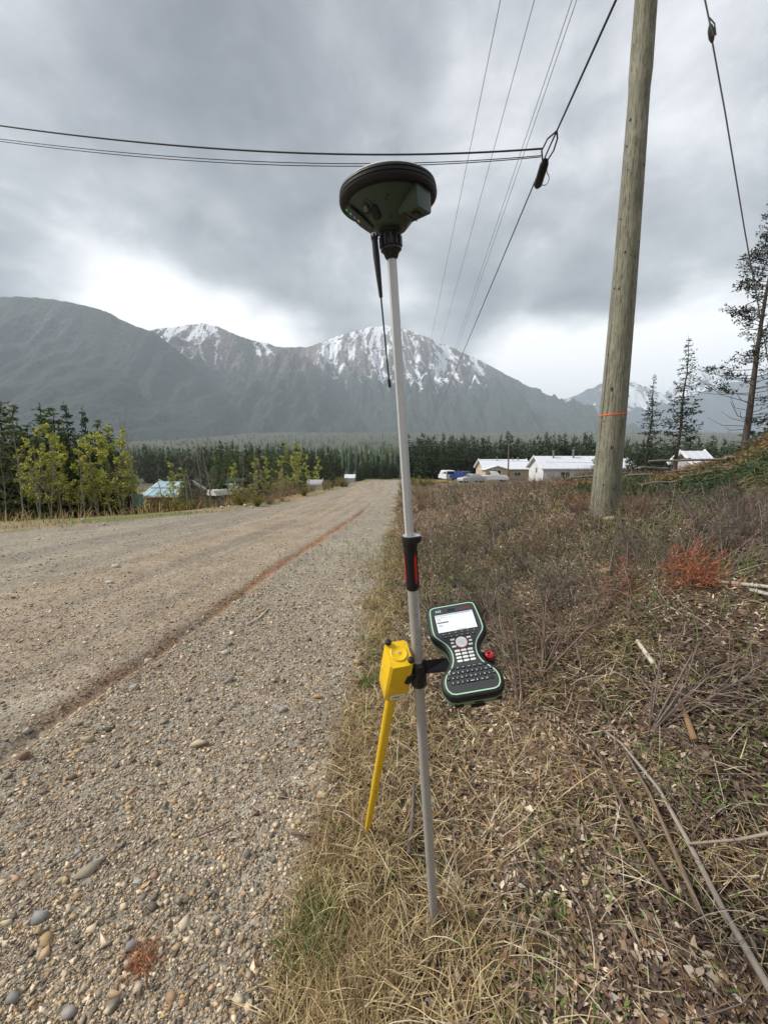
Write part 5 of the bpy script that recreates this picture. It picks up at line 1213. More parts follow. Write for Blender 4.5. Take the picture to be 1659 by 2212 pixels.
# pale blue roof at the left
l0, l1 = PY(306, 1070, 36), PY(380, 1062, 36)
hD, roD = gable_house('blue_roof_house', l0[0], l1[0], 36, 42, l0[2], PY(350, 1040, 39)[2], float(gz(-20, 38)), 'small house with pale blue metal roof behind the left saplings', m_broof, m_brown, .3, .6)  # dark brown wall colour stands in for shade below the roof
MB().box(((l0[0] + l1[0]) / 2, 37.5, (l0[2] + PY(350, 1040, 39)[2]) / 2 + .1), (l1[0] - l0[0], .12, .1)).build('snow_guard', m_trimw, roD, False)
p0 = Vector(PY(366, 1040, 39)); MB().tube([p0 - Vector((0, 0, .3)), p0 + Vector((0, 0, .25))], .1, 8).build('vent_pipe', m_hard, roD)
e0, e1 = PY(662, 1046, 64), PY(694, 1046, 64)
hE, roE = gable_house('grey_roof_shed', e0[0], e1[0], 64, 67, e0[2], PY(678, 1036, 65.5)[2], float(gz(-12, 65)), 'small shed with pale grey roof among shrubs left of the road', m_groof, m_cream, .2)
f0, f1 = PY(744, 1036, 150), PY(772, 1036, 150)
hF, roF = gable_house('white_shed', f0[0], f1[0], 150, 156, f0[2] + .6, f0[2] + 1.9, f0[2] - 1.5, 'low white shed beyond the end of the gravel road', m_wroof, m_cream, .2)

# vehicles
def vehicle(name, u, v, y, L, H, Wd, paint, kind, rotz, label):
    """body from side profile; origin on the ground, front along +x"""
    b = Vector(PY(u, v, y)); b.z = float(gz(b.x, b.y)) ; zt = Vector(PY(u, v, y)).z; b.z = min(zt, b.z + 1.2) if zt > b.z else b.z
    r_ = empty(name, b, label, 'vehicle'); r_.rotation_euler = (0, 0, rotz)
    if kind == 'suv': prof = [(-.5, .22), (-.5, .58), (-.47, .64), (-.43, .97), (-.38, 1.0), (.08, 1.0), (.22, .66), (.46, .58), (.5, .45), (.5, .22)]
    elif kind == 'pickup': prof = [(-.5, .25), (-.5, .62), (-.08, .62), (-.06, .96), (-.02, 1.0), (.14, 1.0), (.24, .66), (.46, .60), (.5, .48), (.5, .25)]
    elif kind == 'van': prof = [(-.5, .18), (-.5, .95), (-.46, 1.0), (.2, 1.0), (.34, .62), (.47, .52), (.5, .4), (.5, .18)]
    else: prof = [(-.5, .25), (-.5, .62), (-.38, .68), (-.24, .98), (.06, 1.0), (.22, .68), (.46, .58), (.5, .42), (.5, .25)]
    def at(p, yy_): return Vector((p[0] * L, yy_, p[1] * H))
    mb = MB(); rings = []
    for s_, k in ((-.5, .97), (-.47, 1), (.47, 1), (.5, .97)):
        rings.append([(p[0] * L * k, s_ * Wd * (1 - .12 * max(0, (p[1] - .62) / .38)), p[1] * H) for p in prof])
    mb.loft(rings)
    me = bpy.data.meshes.new('body'); me.from_pydata(mb.v, [], mb.f); me.update(); mobj('body', me, paint, r_)
    gl_ = [(p[0], p[1]) for p in prof if p[1] > .6]
    xs = [p[0] for p in gl_]; xa, xb = min(x for x, z in gl_ if z > .9), max(x for x, z in gl_ if z > .9)
    for s_ in (-1, 1):
        for k, (w0, w1) in enumerate(((xa + .02, (xa + xb) / 2 - .015), ((xa + xb) / 2 + .015, xb + .05))):
            mb = MB(); yy_ = s_ * Wd * .467; mb.add([(w0 * L, yy_ * 1.0, .69 * H), (w1 * L, yy_, .69 * H), ((w1 - (.05 if k else 0)) * L, yy_ * .925, .93 * H), (w0 * L, yy_ * .925, .93 * H)] + [(w0 * L, yy_ * 1.03, .69 * H), (w1 * L, yy_ * 1.03, .69 * H), ((w1 - (.05 if k else 0)) * L, yy_ * .955, .93 * H), (w0 * L, yy_ * .955, .93 * H)], [(0, 1, 2, 3), (7, 6, 5, 4), (0, 4, 5, 1), (1, 5, 6, 2), (2, 6, 7, 3), (3, 7, 4, 0)])
            me = bpy.data.meshes.new('side_window'); me.from_pydata(mb.v, [], mb.f); me.update(); mobj('side_window', me, m_pane, r_)
    xf = [p for p in prof if p[1] >= .6 and p[0] > xb + .03][0]
    for nm, (q0, q1) in (('windscreen', ((xb, .97), (xf[0], xf[1] + .02))), ('rear_window', ((xa, .96), ([p for p in prof if p[0] < xa] or [(-.5, .6)])[-1])) ):
        d = .012; a_, c_ = Vector((q0[0] * L, 0, q0[1] * H)), Vector((q1[0] * L, 0, q1[1] * H)); nrm = Vector((1 if nm == 'windscreen' else -1, 0, .5)).normalized() * .03
        ws = .40 * Wd; mb = MB().add([a_.lerp(c_, .08) + Vector((0, -ws * .95, 0)) + nrm, a_.lerp(c_, .08) + Vector((0, ws * .95, 0)) + nrm, a_.lerp(c_, .92) + Vector((0, ws, 0)) + nrm, a_.lerp(c_, .92) + Vector((0, -ws, 0)) + nrm], [(0, 1, 2, 3)])
        me = bpy.data.meshes.new(nm); me.from_pydata([Vector(x) for x in mb.v], [], mb.f); me.update(); mobj(nm, me, m_pane, r_)
    wm = MB().lathe([(.10, -.11), (.30, -.11), (.33, -.08), (.33, .08), (.30, .11), (.10, .11)], 16, Matrix.Rotation(math.pi / 2, 4, 'X'))
    mew = bpy.data.meshes.new('wheel'); mew.from_pydata([Vector(x) for x in wm.v], [], wm.f); mew.update()
    rm = MB().lathe([(.20, -.118), (.20, .118)], 12, Matrix.Rotation(math.pi / 2, 4, 'X')); mer = bpy.data.meshes.new('rim'); mer.from_pydata([Vector(x) for x in rm.v], [], rm.f); mer.update()
    for xx in (-.31, .33):
        for s_ in (-1, 1):
            o = mobj('wheel', mew, m_rub, r_, (xx * L, s_ * Wd * .42, .33)); mobj('rim', mer, m_hard, o)
    for s_ in (-1, 1):
        mb = MB().box((.495 * L, s_ * Wd * .36, .47 * H), (.06, .32, .14)); me = bpy.data.meshes.new('headlight'); me.from_pydata(mb.v, [], mb.f); me.update(); mobj('headlight', me, m_glass, r_)
        mb = MB().box((-.497 * L, s_ * Wd * .40, .52 * H), (.05, .18, .3)); me = bpy.data.meshes.new('tail_light'); me.from_pydata(mb.v, [], mb.f); me.update(); mobj('tail_light', me, m_red, r_)
    return r_
pw_ = mat('white_car_paint', (.72, .73, .74), .3, 0, .04, 2, 0, .5); pb_ = mat('blue_car_paint', (.02, .05, .20), .25, .2, .08, 2); ps_ = mat('silver_car_paint', (.50, .52, .53), .3, .4, .05, 2)
vehicle('parked_suv', 994, 1037, 74, 4.4, 1.75, 1.85, pb_, 'suv', math.radians(115), 'dark blue sport utility vehicle parked near the beige house')
vehicle('parked_car', 1018, 1046, 62, 4.4, 1.42, 1.75, ps_, 'sedan', math.radians(200), 'silver car parked in front of the white pickup')
vehicle('parked_pickup', 1062, 1043, 66, 5.3, 1.75, 1.9, pw_, 'pickup', math.radians(-8), 'white pickup truck parked by the porch of the beige house')
vehicle('parked_van', 964, 1037, 78, 4.8, 2.0, 1.9, pw_, 'van', math.radians(100), 'white van parked left of the dark blue vehicle')
vehicle('parked_pickup', 494, 1060, 48, 4.9, 1.7, 1.8, pw_, 'pickup', math.radians(60), 'white pickup truck half hidden beside the green canopy')
# bins, crates, canopy, signs
def rbox(name, u, v, y, w_, d_, h_, mt, label, cat, rz_=0.0, build=None):
    b = Vector(PY(u, v, y)); r_ = empty(name, b, label, cat); r_.rotation_euler = (0, 0, rz_); return r_, b
r_, b = rbox('waste_bin', 896, 1054, 58, 1.3, 1.0, 1.0, m_teal, 'green metal waste bin at the right edge of the road', 'bin')
MB().loft([[(b.x + sx * .62 * k, b.y + sy * .5 * k, b.z + z) for sx, sy in ((-1, -1), (1, -1), (1, 1), (-1, 1))] for z, k in ((-.15, .85), (.85, 1.0))]).build('bin_body', m_teal, r_, False)
mb = MB(); slab(mb, (b.x - .66, b.y - .54, b.z + .88), (b.x + .66, b.y - .54, b.z + .88), (b.x + .66, b.y + .54, b.z + 1.06), (b.x - .66, b.y + .54, b.z + 1.06), .06); mb.build('lid', m_teal, r_, False)
for sx in (-1, 1): MB().box((b.x + sx * .66, b.y, b.z + .6), (.06, .5, .08)).build('handle', m_hard, r_, False)
cr0 = drop(276, 18.2); cr0.z = PY(276, 1095, 18.2)[2]; r_ = empty('open_crate', cr0, 'open green metal crate lying in the blond grass on the left verge', 'crate'); r_.rotation_euler = (0, 0, .12)
X0, Y0, Z0 = cr0.x, cr0.y, cr0.z
for nm, c, s_ in (('side_panel', (-.41, .25, .26), (.04, .5, .52)), ('side_panel', (.41, .25, .26), (.04, .5, .52)), ('top_panel', (0, .25, .54), (.9, .54, .04)), ('back_panel', (0, .50, .26), (.78, .03, .50)), ('floor_panel', (0, .25, .0), (.78, .5, .03)), ('door_panel', (.30, -.02, .26), (.20, .03, .50))):
    MB().box((X0 + c[0], Y0 + c[1], Z0 + c[2]), s_).build(nm, m_teal if nm not in ('back_panel', 'floor_panel') else m_rust, r_, False)
cp = drop(506, 44); cp.z = PY(508, 1074, 44)[2]; r_ = empty('green_canopy', cp, 'small green slatted canopy on a post left of the road', 'canopy')
MB().tube([cp, Vector(PY(508, 1040, 44))], .05, 8).build('post', m_trimw, r_)
a_, b_ = Vector(PY(488, 1041, 44)), Vector(PY(524, 1038, 44))
for k in range(4): MB().box((a_ + b_) / 2 + Vector((0, .1 + k * .3, .03 + .07 * k)), ((b_ - a_).length, .22, .05)).build('slat', m_teal, r_, False)
MB().box((a_ + b_) / 2 + Vector((0, .55, .10)), (.1, 1.3, .08)).build('beam', m_teal, r_, False)
sg = Vector(PY(635, 1078, 40)); sg.z = float(gz(sg.x, sg.y)); r_ = empty('marker_sign', sg, 'small white triangular marker on a thin stake in the red shrubs', 'sign'); tpz = PY(635, 1064, 40)[2]
MB().tube([sg, (sg.x, sg.y, tpz - .2)], .02, 6).build('stake', m_hard, r_); MB().loft([[(sg.x - .32, y_, tpz + .28), (sg.x + .32, y_, tpz + .30), (sg.x + .05, y_, tpz - .35)] for y_ in (sg.y - .04, sg.y - .02)]).build('panel', m_trimw, r_, False)
for k, (u, v, s_) in enumerate(((942, 1047, .5), (955, 1045, .7), (966, 1047, .5))):
    b = Vector(PY(u, v, 60)); mb = MB()
    for j in range(7): mb.box((b.x + random.uniform(-.9, .9) * s_, b.y + random.uniform(-.3, .3), b.z + .1 + j * .07), (1.9 * s_, .3, .07), Matrix.Rotation(random.uniform(-.5, .5), 3, 'Z').to_4x4())
    root_build(mb, 'board_heap', mat('fresh_yellow_lumber%d' % k, (.62, .42, .14), .7, 0, .2, 3), b, ('left-hand small heap', 'larger middle heap', 'right-hand small heap')[k] + ' of yellow boards in front of the parked white van', 'board heap', None, False)
# service pole, street lamps and their wires
m_pole2 = wood_mat('brown_service_pole', (.16, .12, .09), (.24, .19, .14), 2)
sp0, sp1 = Vector(PY(1097, 1040, 74)), Vector(PY(1099, 956, 74)); r_ = empty('service_pole', sp0, 'thin brown wooden service pole in front of the beige house', 'utility pole')
MB().tube([sp0 - Vector((0, 0, .6)), sp1], [.16, .11], 10).build('shaft', m_pole2, r_); MB().box(sp0.lerp(sp1, .12) + Vector((0, -.14, 0)), (.3, .1, 1.2)).build('riser_cover', m_brown, r_, False)
MB().box(sp1 - Vector((0, 0, .3)), (.25, .3, .12)).build('bracket', m_hard, r_, False)
for k, (a_, b_, lb) in enumerate(((sp1, Vector(PY(1150, 985, 76)), 'service wire sloping from the service pole to the long house roof'), (sp1, Vector(PY(860, 962, 95)), 'wire running from the service pole towards the street lamps'), (Vector(PY(862, 985, 95)), Vector(PY(1300, 1000, 66)), 'lower wire crossing in front of the conifers behind the houses'))):
    cable('service_wire', [a_, b_], .022, m_wire, lb, 'wire', None, .25)
for k, (ua, va, up_, vb, y, lb) in enumerate(((844, 959, 864, 1050, 78, 'nearer grey street lamp with curved arm by the road end'), (849, 998, 858, 1042, 120, 'farther grey street lamp with curved arm by the road end'))):
    b = Vector(PY(up_, vb, y)); t_ = Vector(PY(ua, va, y)); tp_ = Vector((b.x, b.y, t_.z - .5)); r_ = empty('street_lamp', b, lb, 'street lamp', 'street lamps by the road end')
    MB().tube([b - Vector((0, 0, .5)), tp_], [.11, .07], 10).build('post', m_hard, r_)
    MB().tube([tp_ - Vector((0, 0, .05)), tp_.lerp(t_, .4) + Vector((0, 0, .28)), t_ + Vector((.3, 0, .03))], .045, 8).build('arm', m_hard, r_)
    MB().box(t_, (.7, .3, .16), None, .05).build('lamp_head', m_hard, r_)
# ------------------------------------------------------------------ shrubs
RED_ = (.20, .125, .09); TAN_ = (.30, .23, .15); GRY_ = (.15, .125, .105); ORG_ = (.24, .15, .07)
def shrub(h, stems, twn, col, spread=.6, r_=.006, lean=0.0, leaf=None):
    bs = []; pos = []
    for s_ in range(stems):
        a = R.random() * 6.283; o_ = np.array([R.normal(0, .05 * h), R.normal(0, .05 * h), 0]); e = 1.35 - spread * R.random(); hh = h * (.55 + .5 * R.random())
        d = np.array([math.cos(a) * math.cos(e) + lean, math.sin(a) * math.cos(e), math.sin(e)]); p = o_
        for k in range(3):
            q_ = p + d * hh / 3; bs.append((p, q_, r_ * (1 - .28 * k), r_ * (.72 - .28 * k)))
            for t in range(twn):
                b0 = p + (q_ - p) * R.random(); dd_ = d * .8 + R.normal(0, .5, 3); dd_[2] = abs(dd_[2]); dd_ /= np.linalg.norm(dd_); b1 = b0 + dd_ * hh * (.14 + .2 * R.random()); bs.append((b0, b1, r_ * .45, r_ * .2))
                if leaf is not None:
                    for _ in range(3): pos.append(b0 + (b1 - b0) * R.random())
            p = q_; d = d + R.normal(0, .16, 3); d /= np.linalg.norm(d)
    cols = np.array(col)[None] * (.7 + .6 * R.random((len(bs), 1)))
    v, f_, c = tubes_np(bs, (1, 1, 1), 3); c = np.repeat(cols, 6, 0)
    prt = [(v, f_, c)]
    if leaf is not None: pos = np.array(pos); n = len(pos); prt.append(sprays(pos, R.normal(0, 1, (n, 3)), .05 * (.6 + R.random(n)), pick(leaf, n, .3), .7))
    v, f_, c = join(prt); return np_mesh('shrub_stems', v, [f_], c)
SH = {k: [shrub(*a) for _ in range(3)] for k, a in {'red': (1.0, 26, 5, RED_, .75, .006), 'tan': (1.0, 30, 4, TAN_, .5, .006), 'grey': (1.0, 11, 6, GRY_, .8, .009), 'orange': (1.0, 32, 5, ORG_, .55, .007, 0.0, YLG * .7)}.items()}
def put_shrub(kind, loc, s, label, group, rz_=None):
    o = mobj('bare_shrub', SH[kind][R.integers(0, 3)], m_stem, None, loc - Vector((0, 0, .02))); o.scale = (s * 1.1, s * 1.1, s); o.rotation_euler = (0, 0, R.random() * 6.28 if rz_ is None else rz_)
    return tag(o, label, 'shrub', group)
for k in range(44):                                       # left of the road, beyond the pull-out
    y = 17.5 + 40 * R.random() ** 1.3; x = float(left_edge(y)) - .3 - 3.2 * R.random() ** 1.2
    kd_ = ('red', 'tan', 'orange', 'red')[k % 4]
    put_shrub(kd_, on(x, y), .35 + .45 * R.random() + .010 * y, {'red': 'reddish leafless shrub along the left edge of the gravel road', 'tan': 'tan leafless shrub along the left edge of the gravel road', 'orange': 'orange-brown budding shrub along the left edge of the gravel road'}[kd_], 'shrubs along the left road edge')
for k in range(16):
    y = 17.5 + 9 * R.random(); b = drop(296 + 120 * R.random(), y)
    if b.x > float(left_edge(y)) - .5: continue
    put_shrub(('tan', 'orange')[k % 2], b, .9 + .5 * R.random() - min(0, b.z + .045 * y) * .5, {'tan': 'tall tan thicket shrub in front of the small blue-roofed house', 'orange': 'tall budding thicket shrub in front of the small blue-roofed house'}[('tan', 'orange')[k % 2]], 'thicket shrubs left of the road')
for k in range(34):                                       # hiding the foot of the left trees
    u = 310 + 350 * R.random(); y = 22 + 24 * R.random(); b = drop(u, y)
    if b.x > float(left_edge(y)) - .6: continue
    put_shrub(('tan', 'orange', 'tan')[k % 3], b, 1.0 + 1.1 * R.random(), {'tan': 'tall tan thicket shrub in front of the small blue-roofed house', 'orange': 'tall budding thicket shrub in front of the small blue-roofed house'}[('tan', 'orange', 'tan')[k % 3]], 'thicket shrubs left of the road')
for k in range(26):                                       # right of the road end
    y = 16 + 42 * R.random(); x = float(road_edge(y)) + .25 + 2.6 * R.random() ** 1.6
    put_shrub(('red', 'orange', 'tan')[k % 3], on(x, y), .35 + .4 * R.random() + .006 * y, {'red': 'reddish leafless shrub along the right edge of the gravel road', 'tan': 'tan leafless shrub along the right edge of the gravel road', 'orange': 'orange-brown budding shrub along the right edge of the gravel road'}[('red', 'orange', 'tan')[k % 3]], 'shrubs along the right road edge')
for k in range(165):                                       # cut-over bank
    y = 3.4 + 26 * R.random() ** 1.5; u = 900 + 1100 * R.random(); b = drop(u, y)
    if b.x < road_edge(y) + .4 or (b.x / y > .55 and 5.6 < y < 14) or (abs(b.x - pb.x) < .35 and abs(b.y - pb.y) < .5): continue
    put_shrub(('grey', 'red', 'grey', 'grey')[k % 4], b, .28 + .35 * R.random(), {'grey': 'low grey-brown bare bush sprouting from the cleared bank', 'red': 'low reddish bare bush sprouting from the cleared bank'}[('grey', 'red', 'grey', 'grey')[k % 4]], 'bare bushes on the cleared bank')
def bundle(name, u0, v0, tips, col, r_, label, cat='branch', lift=.0, d1=None):
    """a branch lying on the ground: stem with side twigs fanned towards the tips"""
    a = G(u0, v0); bs = []
    for (u, v) in tips:
        e = G(u, v); m_ = a.lerp(e, .5) + Vector((R.normal(0, .09), R.normal(0, .09), .05 + .06 * R.random() + lift)); e = e + Vector((0, 0, .03 + lift * .6 + .05 * R.random()))
        a_ = np.array(a); m2 = np.array(m_); e2 = np.array(e); bs += [(a_, m2, r_, r_ * .7), (m2, e2, r_ * .7, r_ * .25)]
        for _ in range(11):
            b0 = a_ + (m2 - a_) * R.random() if R.random() < .4 else m2 + (e2 - m2) * R.random(); L = .35 * np.linalg.norm(e2 - a_) * (.3 + .7 * R.random()); dd_ = (e2 - a_); dd_ = dd_ / np.linalg.norm(dd_) + R.normal(0, .35, 3) + np.array([0, 0, .1]); b1 = b0 + dd_ / np.linalg.norm(dd_) * L; b1[2] = max(b1[2], float(gz(b1[0], b1[1])) + .01); bs.append((b0, b1, r_ * .4, r_ * .15))
    v, f_, c = tubes_np(bs, (1, 1, 1), 4); c = np.repeat(np.array(col)[None] * (.7 + .6 * R.random((len(bs), 1))), 8, 0)
    o = mobj(name, np_mesh(name, v - np.array(a), [f_], c), m_stem, None, a); return tag(o, label, cat)
bundle('fallen_branch', 1400, 1590, [(1640, 1520), (1655, 1560), (1650, 1490), (1600, 1450), (1560, 1400), (1500, 1420), (1655, 1610), (1580, 1480), (1520, 1370), (1640, 1440)], (.19, .145, .12), .0055, 'sprawling grey-brown fallen branch with many twigs on the bank', 'branch', .08)
bundle('fallen_branch', 1130, 1545, [(1070, 1290), (1060, 1370), (1090, 1330), (1040, 1440)], (.14, .095, .075), .007, 'dark thin branch standing behind the hand controller', 'branch', .10)
bundle('fallen_branch', 1170, 1460, [(1350, 1290), (1330, 1250), (1290, 1330), (1240, 1240), (1390, 1340), (1150, 1280)], (.15, .105, .085), .007, 'tangled dark branch beside the red needle bough', 'branch', .09)
bundle('fallen_branch', 1250, 1130, [(1320, 1080), (1360, 1090), (1280, 1085)], (.12, .085, .07), .008, 'dark bare branch at the foot of the thick wooden pole', 'branch', .14)
bundle('fallen_branch', 1560, 1210, [(1640, 1170), (1600, 1150), (1655, 1210), (1520, 1160)], (.13, .09, .08), .008, 'dark bare branch on the green patch right of the thick pole', 'branch', .1)
# sticks: a few that the photo shows one by one
def stick(pts, r0, r1, col, label, lift=.012, n=7):
    P3 = [G(u, v) + Vector((0, 0, lift + r0 * .6)) for u, v in pts]
    a = P3[0]; k = len(P3); rad = np.linspace(r0, r1, k); mb = MB().tube(P3, list(rad), n)
    V_ = np.array(mb.v); V_ += R.normal(0, r0 * .08, V_.shape)
    o = mobj('stick', np_mesh('stick', V_ - np.array(a), [np.array([f]) for f in mb.f], np.tile(np.array(col), (len(V_), 1)) * (.8 + .4 * R.random((len(V_), 1))), True), m_twig, None, a); return tag(o, label, 'stick')
stick([(1700, 2240), (1659, 2165), (1600, 2060), (1560, 1990), (1480, 1830), (1420, 1720), (1340, 1620), (1300, 1590)], .0115, .006, (.27, .235, .195), 'long pale grey stick running down the bank', .03)
stick([(1510, 2010), (1450, 1860), (1400, 1740), (1350, 1650)], .009, .005, (.20, .145, .10), 'brown barked stick lying along the long pale stick', .05)
stick([(1440, 1960), (1380, 1850), (1310, 1700), (1290, 1650)], .008, .005, (.13, .09, .065), 'dark forked stick left of the long pale stick', .06)
stick([(1760, 1812), (1659, 1828), (1590, 1842), (1482, 1850)], .006, .0045, (.30, .25, .20), 'grey stick pointing out from under the brown barked stick', .05)
stick([(1410, 1440), (1375, 1390)], .014, .011, (.55, .47, .38), 'short peeled pale wood piece below the red needle bough')
stick([(1497, 1610), (1480, 1560), (1465, 1520)], .016, .010, (.24, .15, .08), 'brown broken stub under the sprawling branch', .02)
stick([(895, 1712), (893, 1740), (890, 1800), (882, 1870)], .0075, .0095, (.13, .105, .085), 'dark splintered stick standing beside the survey pole', .05)
stick([(880, 1860), (840, 1905), (800, 1950)], .009, .007, (.09, .072, .06), 'dark stick lying beside the foot of the survey pole')
stick([(535, 1352), (560, 1338), (580, 1318)], .010, .008, (.50, .45, .38), 'pale bleached stick lying on the road gravel')
stick([(420, 1815), (460, 1800), (500, 1778)], .004, .003, (.16, .10, .075), 'thin dark twig lying on the near gravel')
stick([(630, 1805), (700, 1815), (770, 1825), (775, 1790)], .004, .003, (.12, .095, .08), 'dark forked twig at the gravel edge below the locator')
stick([(650, 1900), (668, 1935)], .004, .003, (.62, .56, .46), 'short white twig at the gravel edge')
stick([(1540, 1262), (1600, 1268), (1659, 1275), (1760, 1284)], .014, .011, (.40, .375, .33), 'bleached white branch lying right of the red needle bough')
stick([(1620, 1280), (1655, 1290), (1700, 1296)], .013, .011, (.42, .39, .34), 'shorter bleached white branch piece right of the red needle bough')
# red-brown dead conifer bough
a = G(1470, 1275); pos, dr = [], []
for u, v, lf in [(1410 + 110 * R.random(), 1240 + 62 * R.random(), .0) for _ in range(60)] + [(1290 + 60 * R.random(), 1275 + 50 * R.random(), 0) for _ in range(10)]:
    p = G(u, v); p = np.array(p) + np.array([0, 0, .03 + .13 * R.random()]); d = np.array([1, .2, .35]) + R.normal(0, .5, 3)
    for _ in range(34): pos.append(p + d / np.linalg.norm(d) * .22 * R.random() + R.normal(0, .012, 3)); dr.append(d + R.normal(0, .7, 3))
pos = np.array(pos); n = len(pos)
v, f_, c = sprays(pos, np.array(dr), .060 * (.6 + .7 * R.random(n)), pick(np.array([(.36, .11, .055), (.27, .08, .04), (.42, .16, .075), (.18, .065, .04), (.26, .14, .08)]), n, .3), .10, .3)
o = mobj('dead_bough', np_mesh('dead_bough', v - np.array(a), [f_], c), m_fol, None, a); tag(o, 'rust-red dead conifer bough lying on the bank', 'bough')
def needle_clump(u, v, s, cnt, label):
    a = G(u, v); p = np.array(a) + np.array([0, 0, s * .25]) + R.normal(0, 1, (cnt, 3)) * np.array([s, s, s * .3]) * .5
    w_, f_, c = sprays(p, R.normal(0, 1, (cnt, 3)) * np.array([1, 1, .3]), s * .8 * (.5 + .7 * R.random(cnt)), pick(np.array([(.40, .15, .06), (.30, .10, .045), (.46, .21, .09)]), cnt, .3), .06, .3)
    w_[:, 2] = np.maximum(w_[:, 2], gz(w_[:, 0], w_[:, 1]) + .002)
    tag(mobj('needle_clump', np_mesh('needle_clump', w_ - np.array(a), [f_], c), m_fol, None, a), label, 'needles')
needle_clump(310, 2075, .045, 260, 'rusty clump of fallen needles on the near gravel')
needle_clump(1252, 1687, .05, 160, 'orange needle tuft in the litter beside the forked stick')
needle_clump(1225, 1625, .04, 120, 'orange needle tuft behind the forked stick')
# ------------------------------------------------------------------ single stones on the road and bank
m_rock = attr_mat('single_stone', .75, .35, .28, 45)
def rock(u, v, w_px, asp, col, label, group=None, flat=.55):
    a = G(u, v); dep = a.y * math.cos(TH) - (a.z - CZ) * math.sin(TH); s = w_px / F * dep / 2
    bm = bmesh.new()                                        # broken stone: hull of a few points
    pts_ = R.normal(0, 1, (15, 3)); pts_ /= np.linalg.norm(pts_, axis=1)[:, None]; pts_ *= (.80 + .3 * R.random((15, 1)))
    for q_ in pts_: bm.verts.new(q_)
    hl = bmesh.ops.convex_hull(bm, input=bm.verts); bmesh.ops.delete(bm, geom=[e for e in hl['geom_interior'] if isinstance(e, bmesh.types.BMVert)], context='VERTS')
    bm.verts.index_update(); V2 = np.array([v__.co[:] for v__ in bm.verts]); F2 = [tuple(v__.index for v__ in f__.verts) for f__ in bm.faces]; bm.free()
    V2 = V2 * np.array([s, s * asp, s * flat]) * 1.05; t = R.normal(0, .12); ca, sa = math.cos(t), math.sin(t); V2[:, :2] = V2[:, :2] @ np.array([[ca, sa], [-sa, ca]])
    V2[:, 2] += s * flat * .45
    cc = np.array(col)[None] * (.88 + .24 * R.random((len(V2), 1)))
    return tag(mobj('stone', np_mesh('stone', V2, [np.array(F2)], cc), m_rock, None, a), label, 'stone', group)
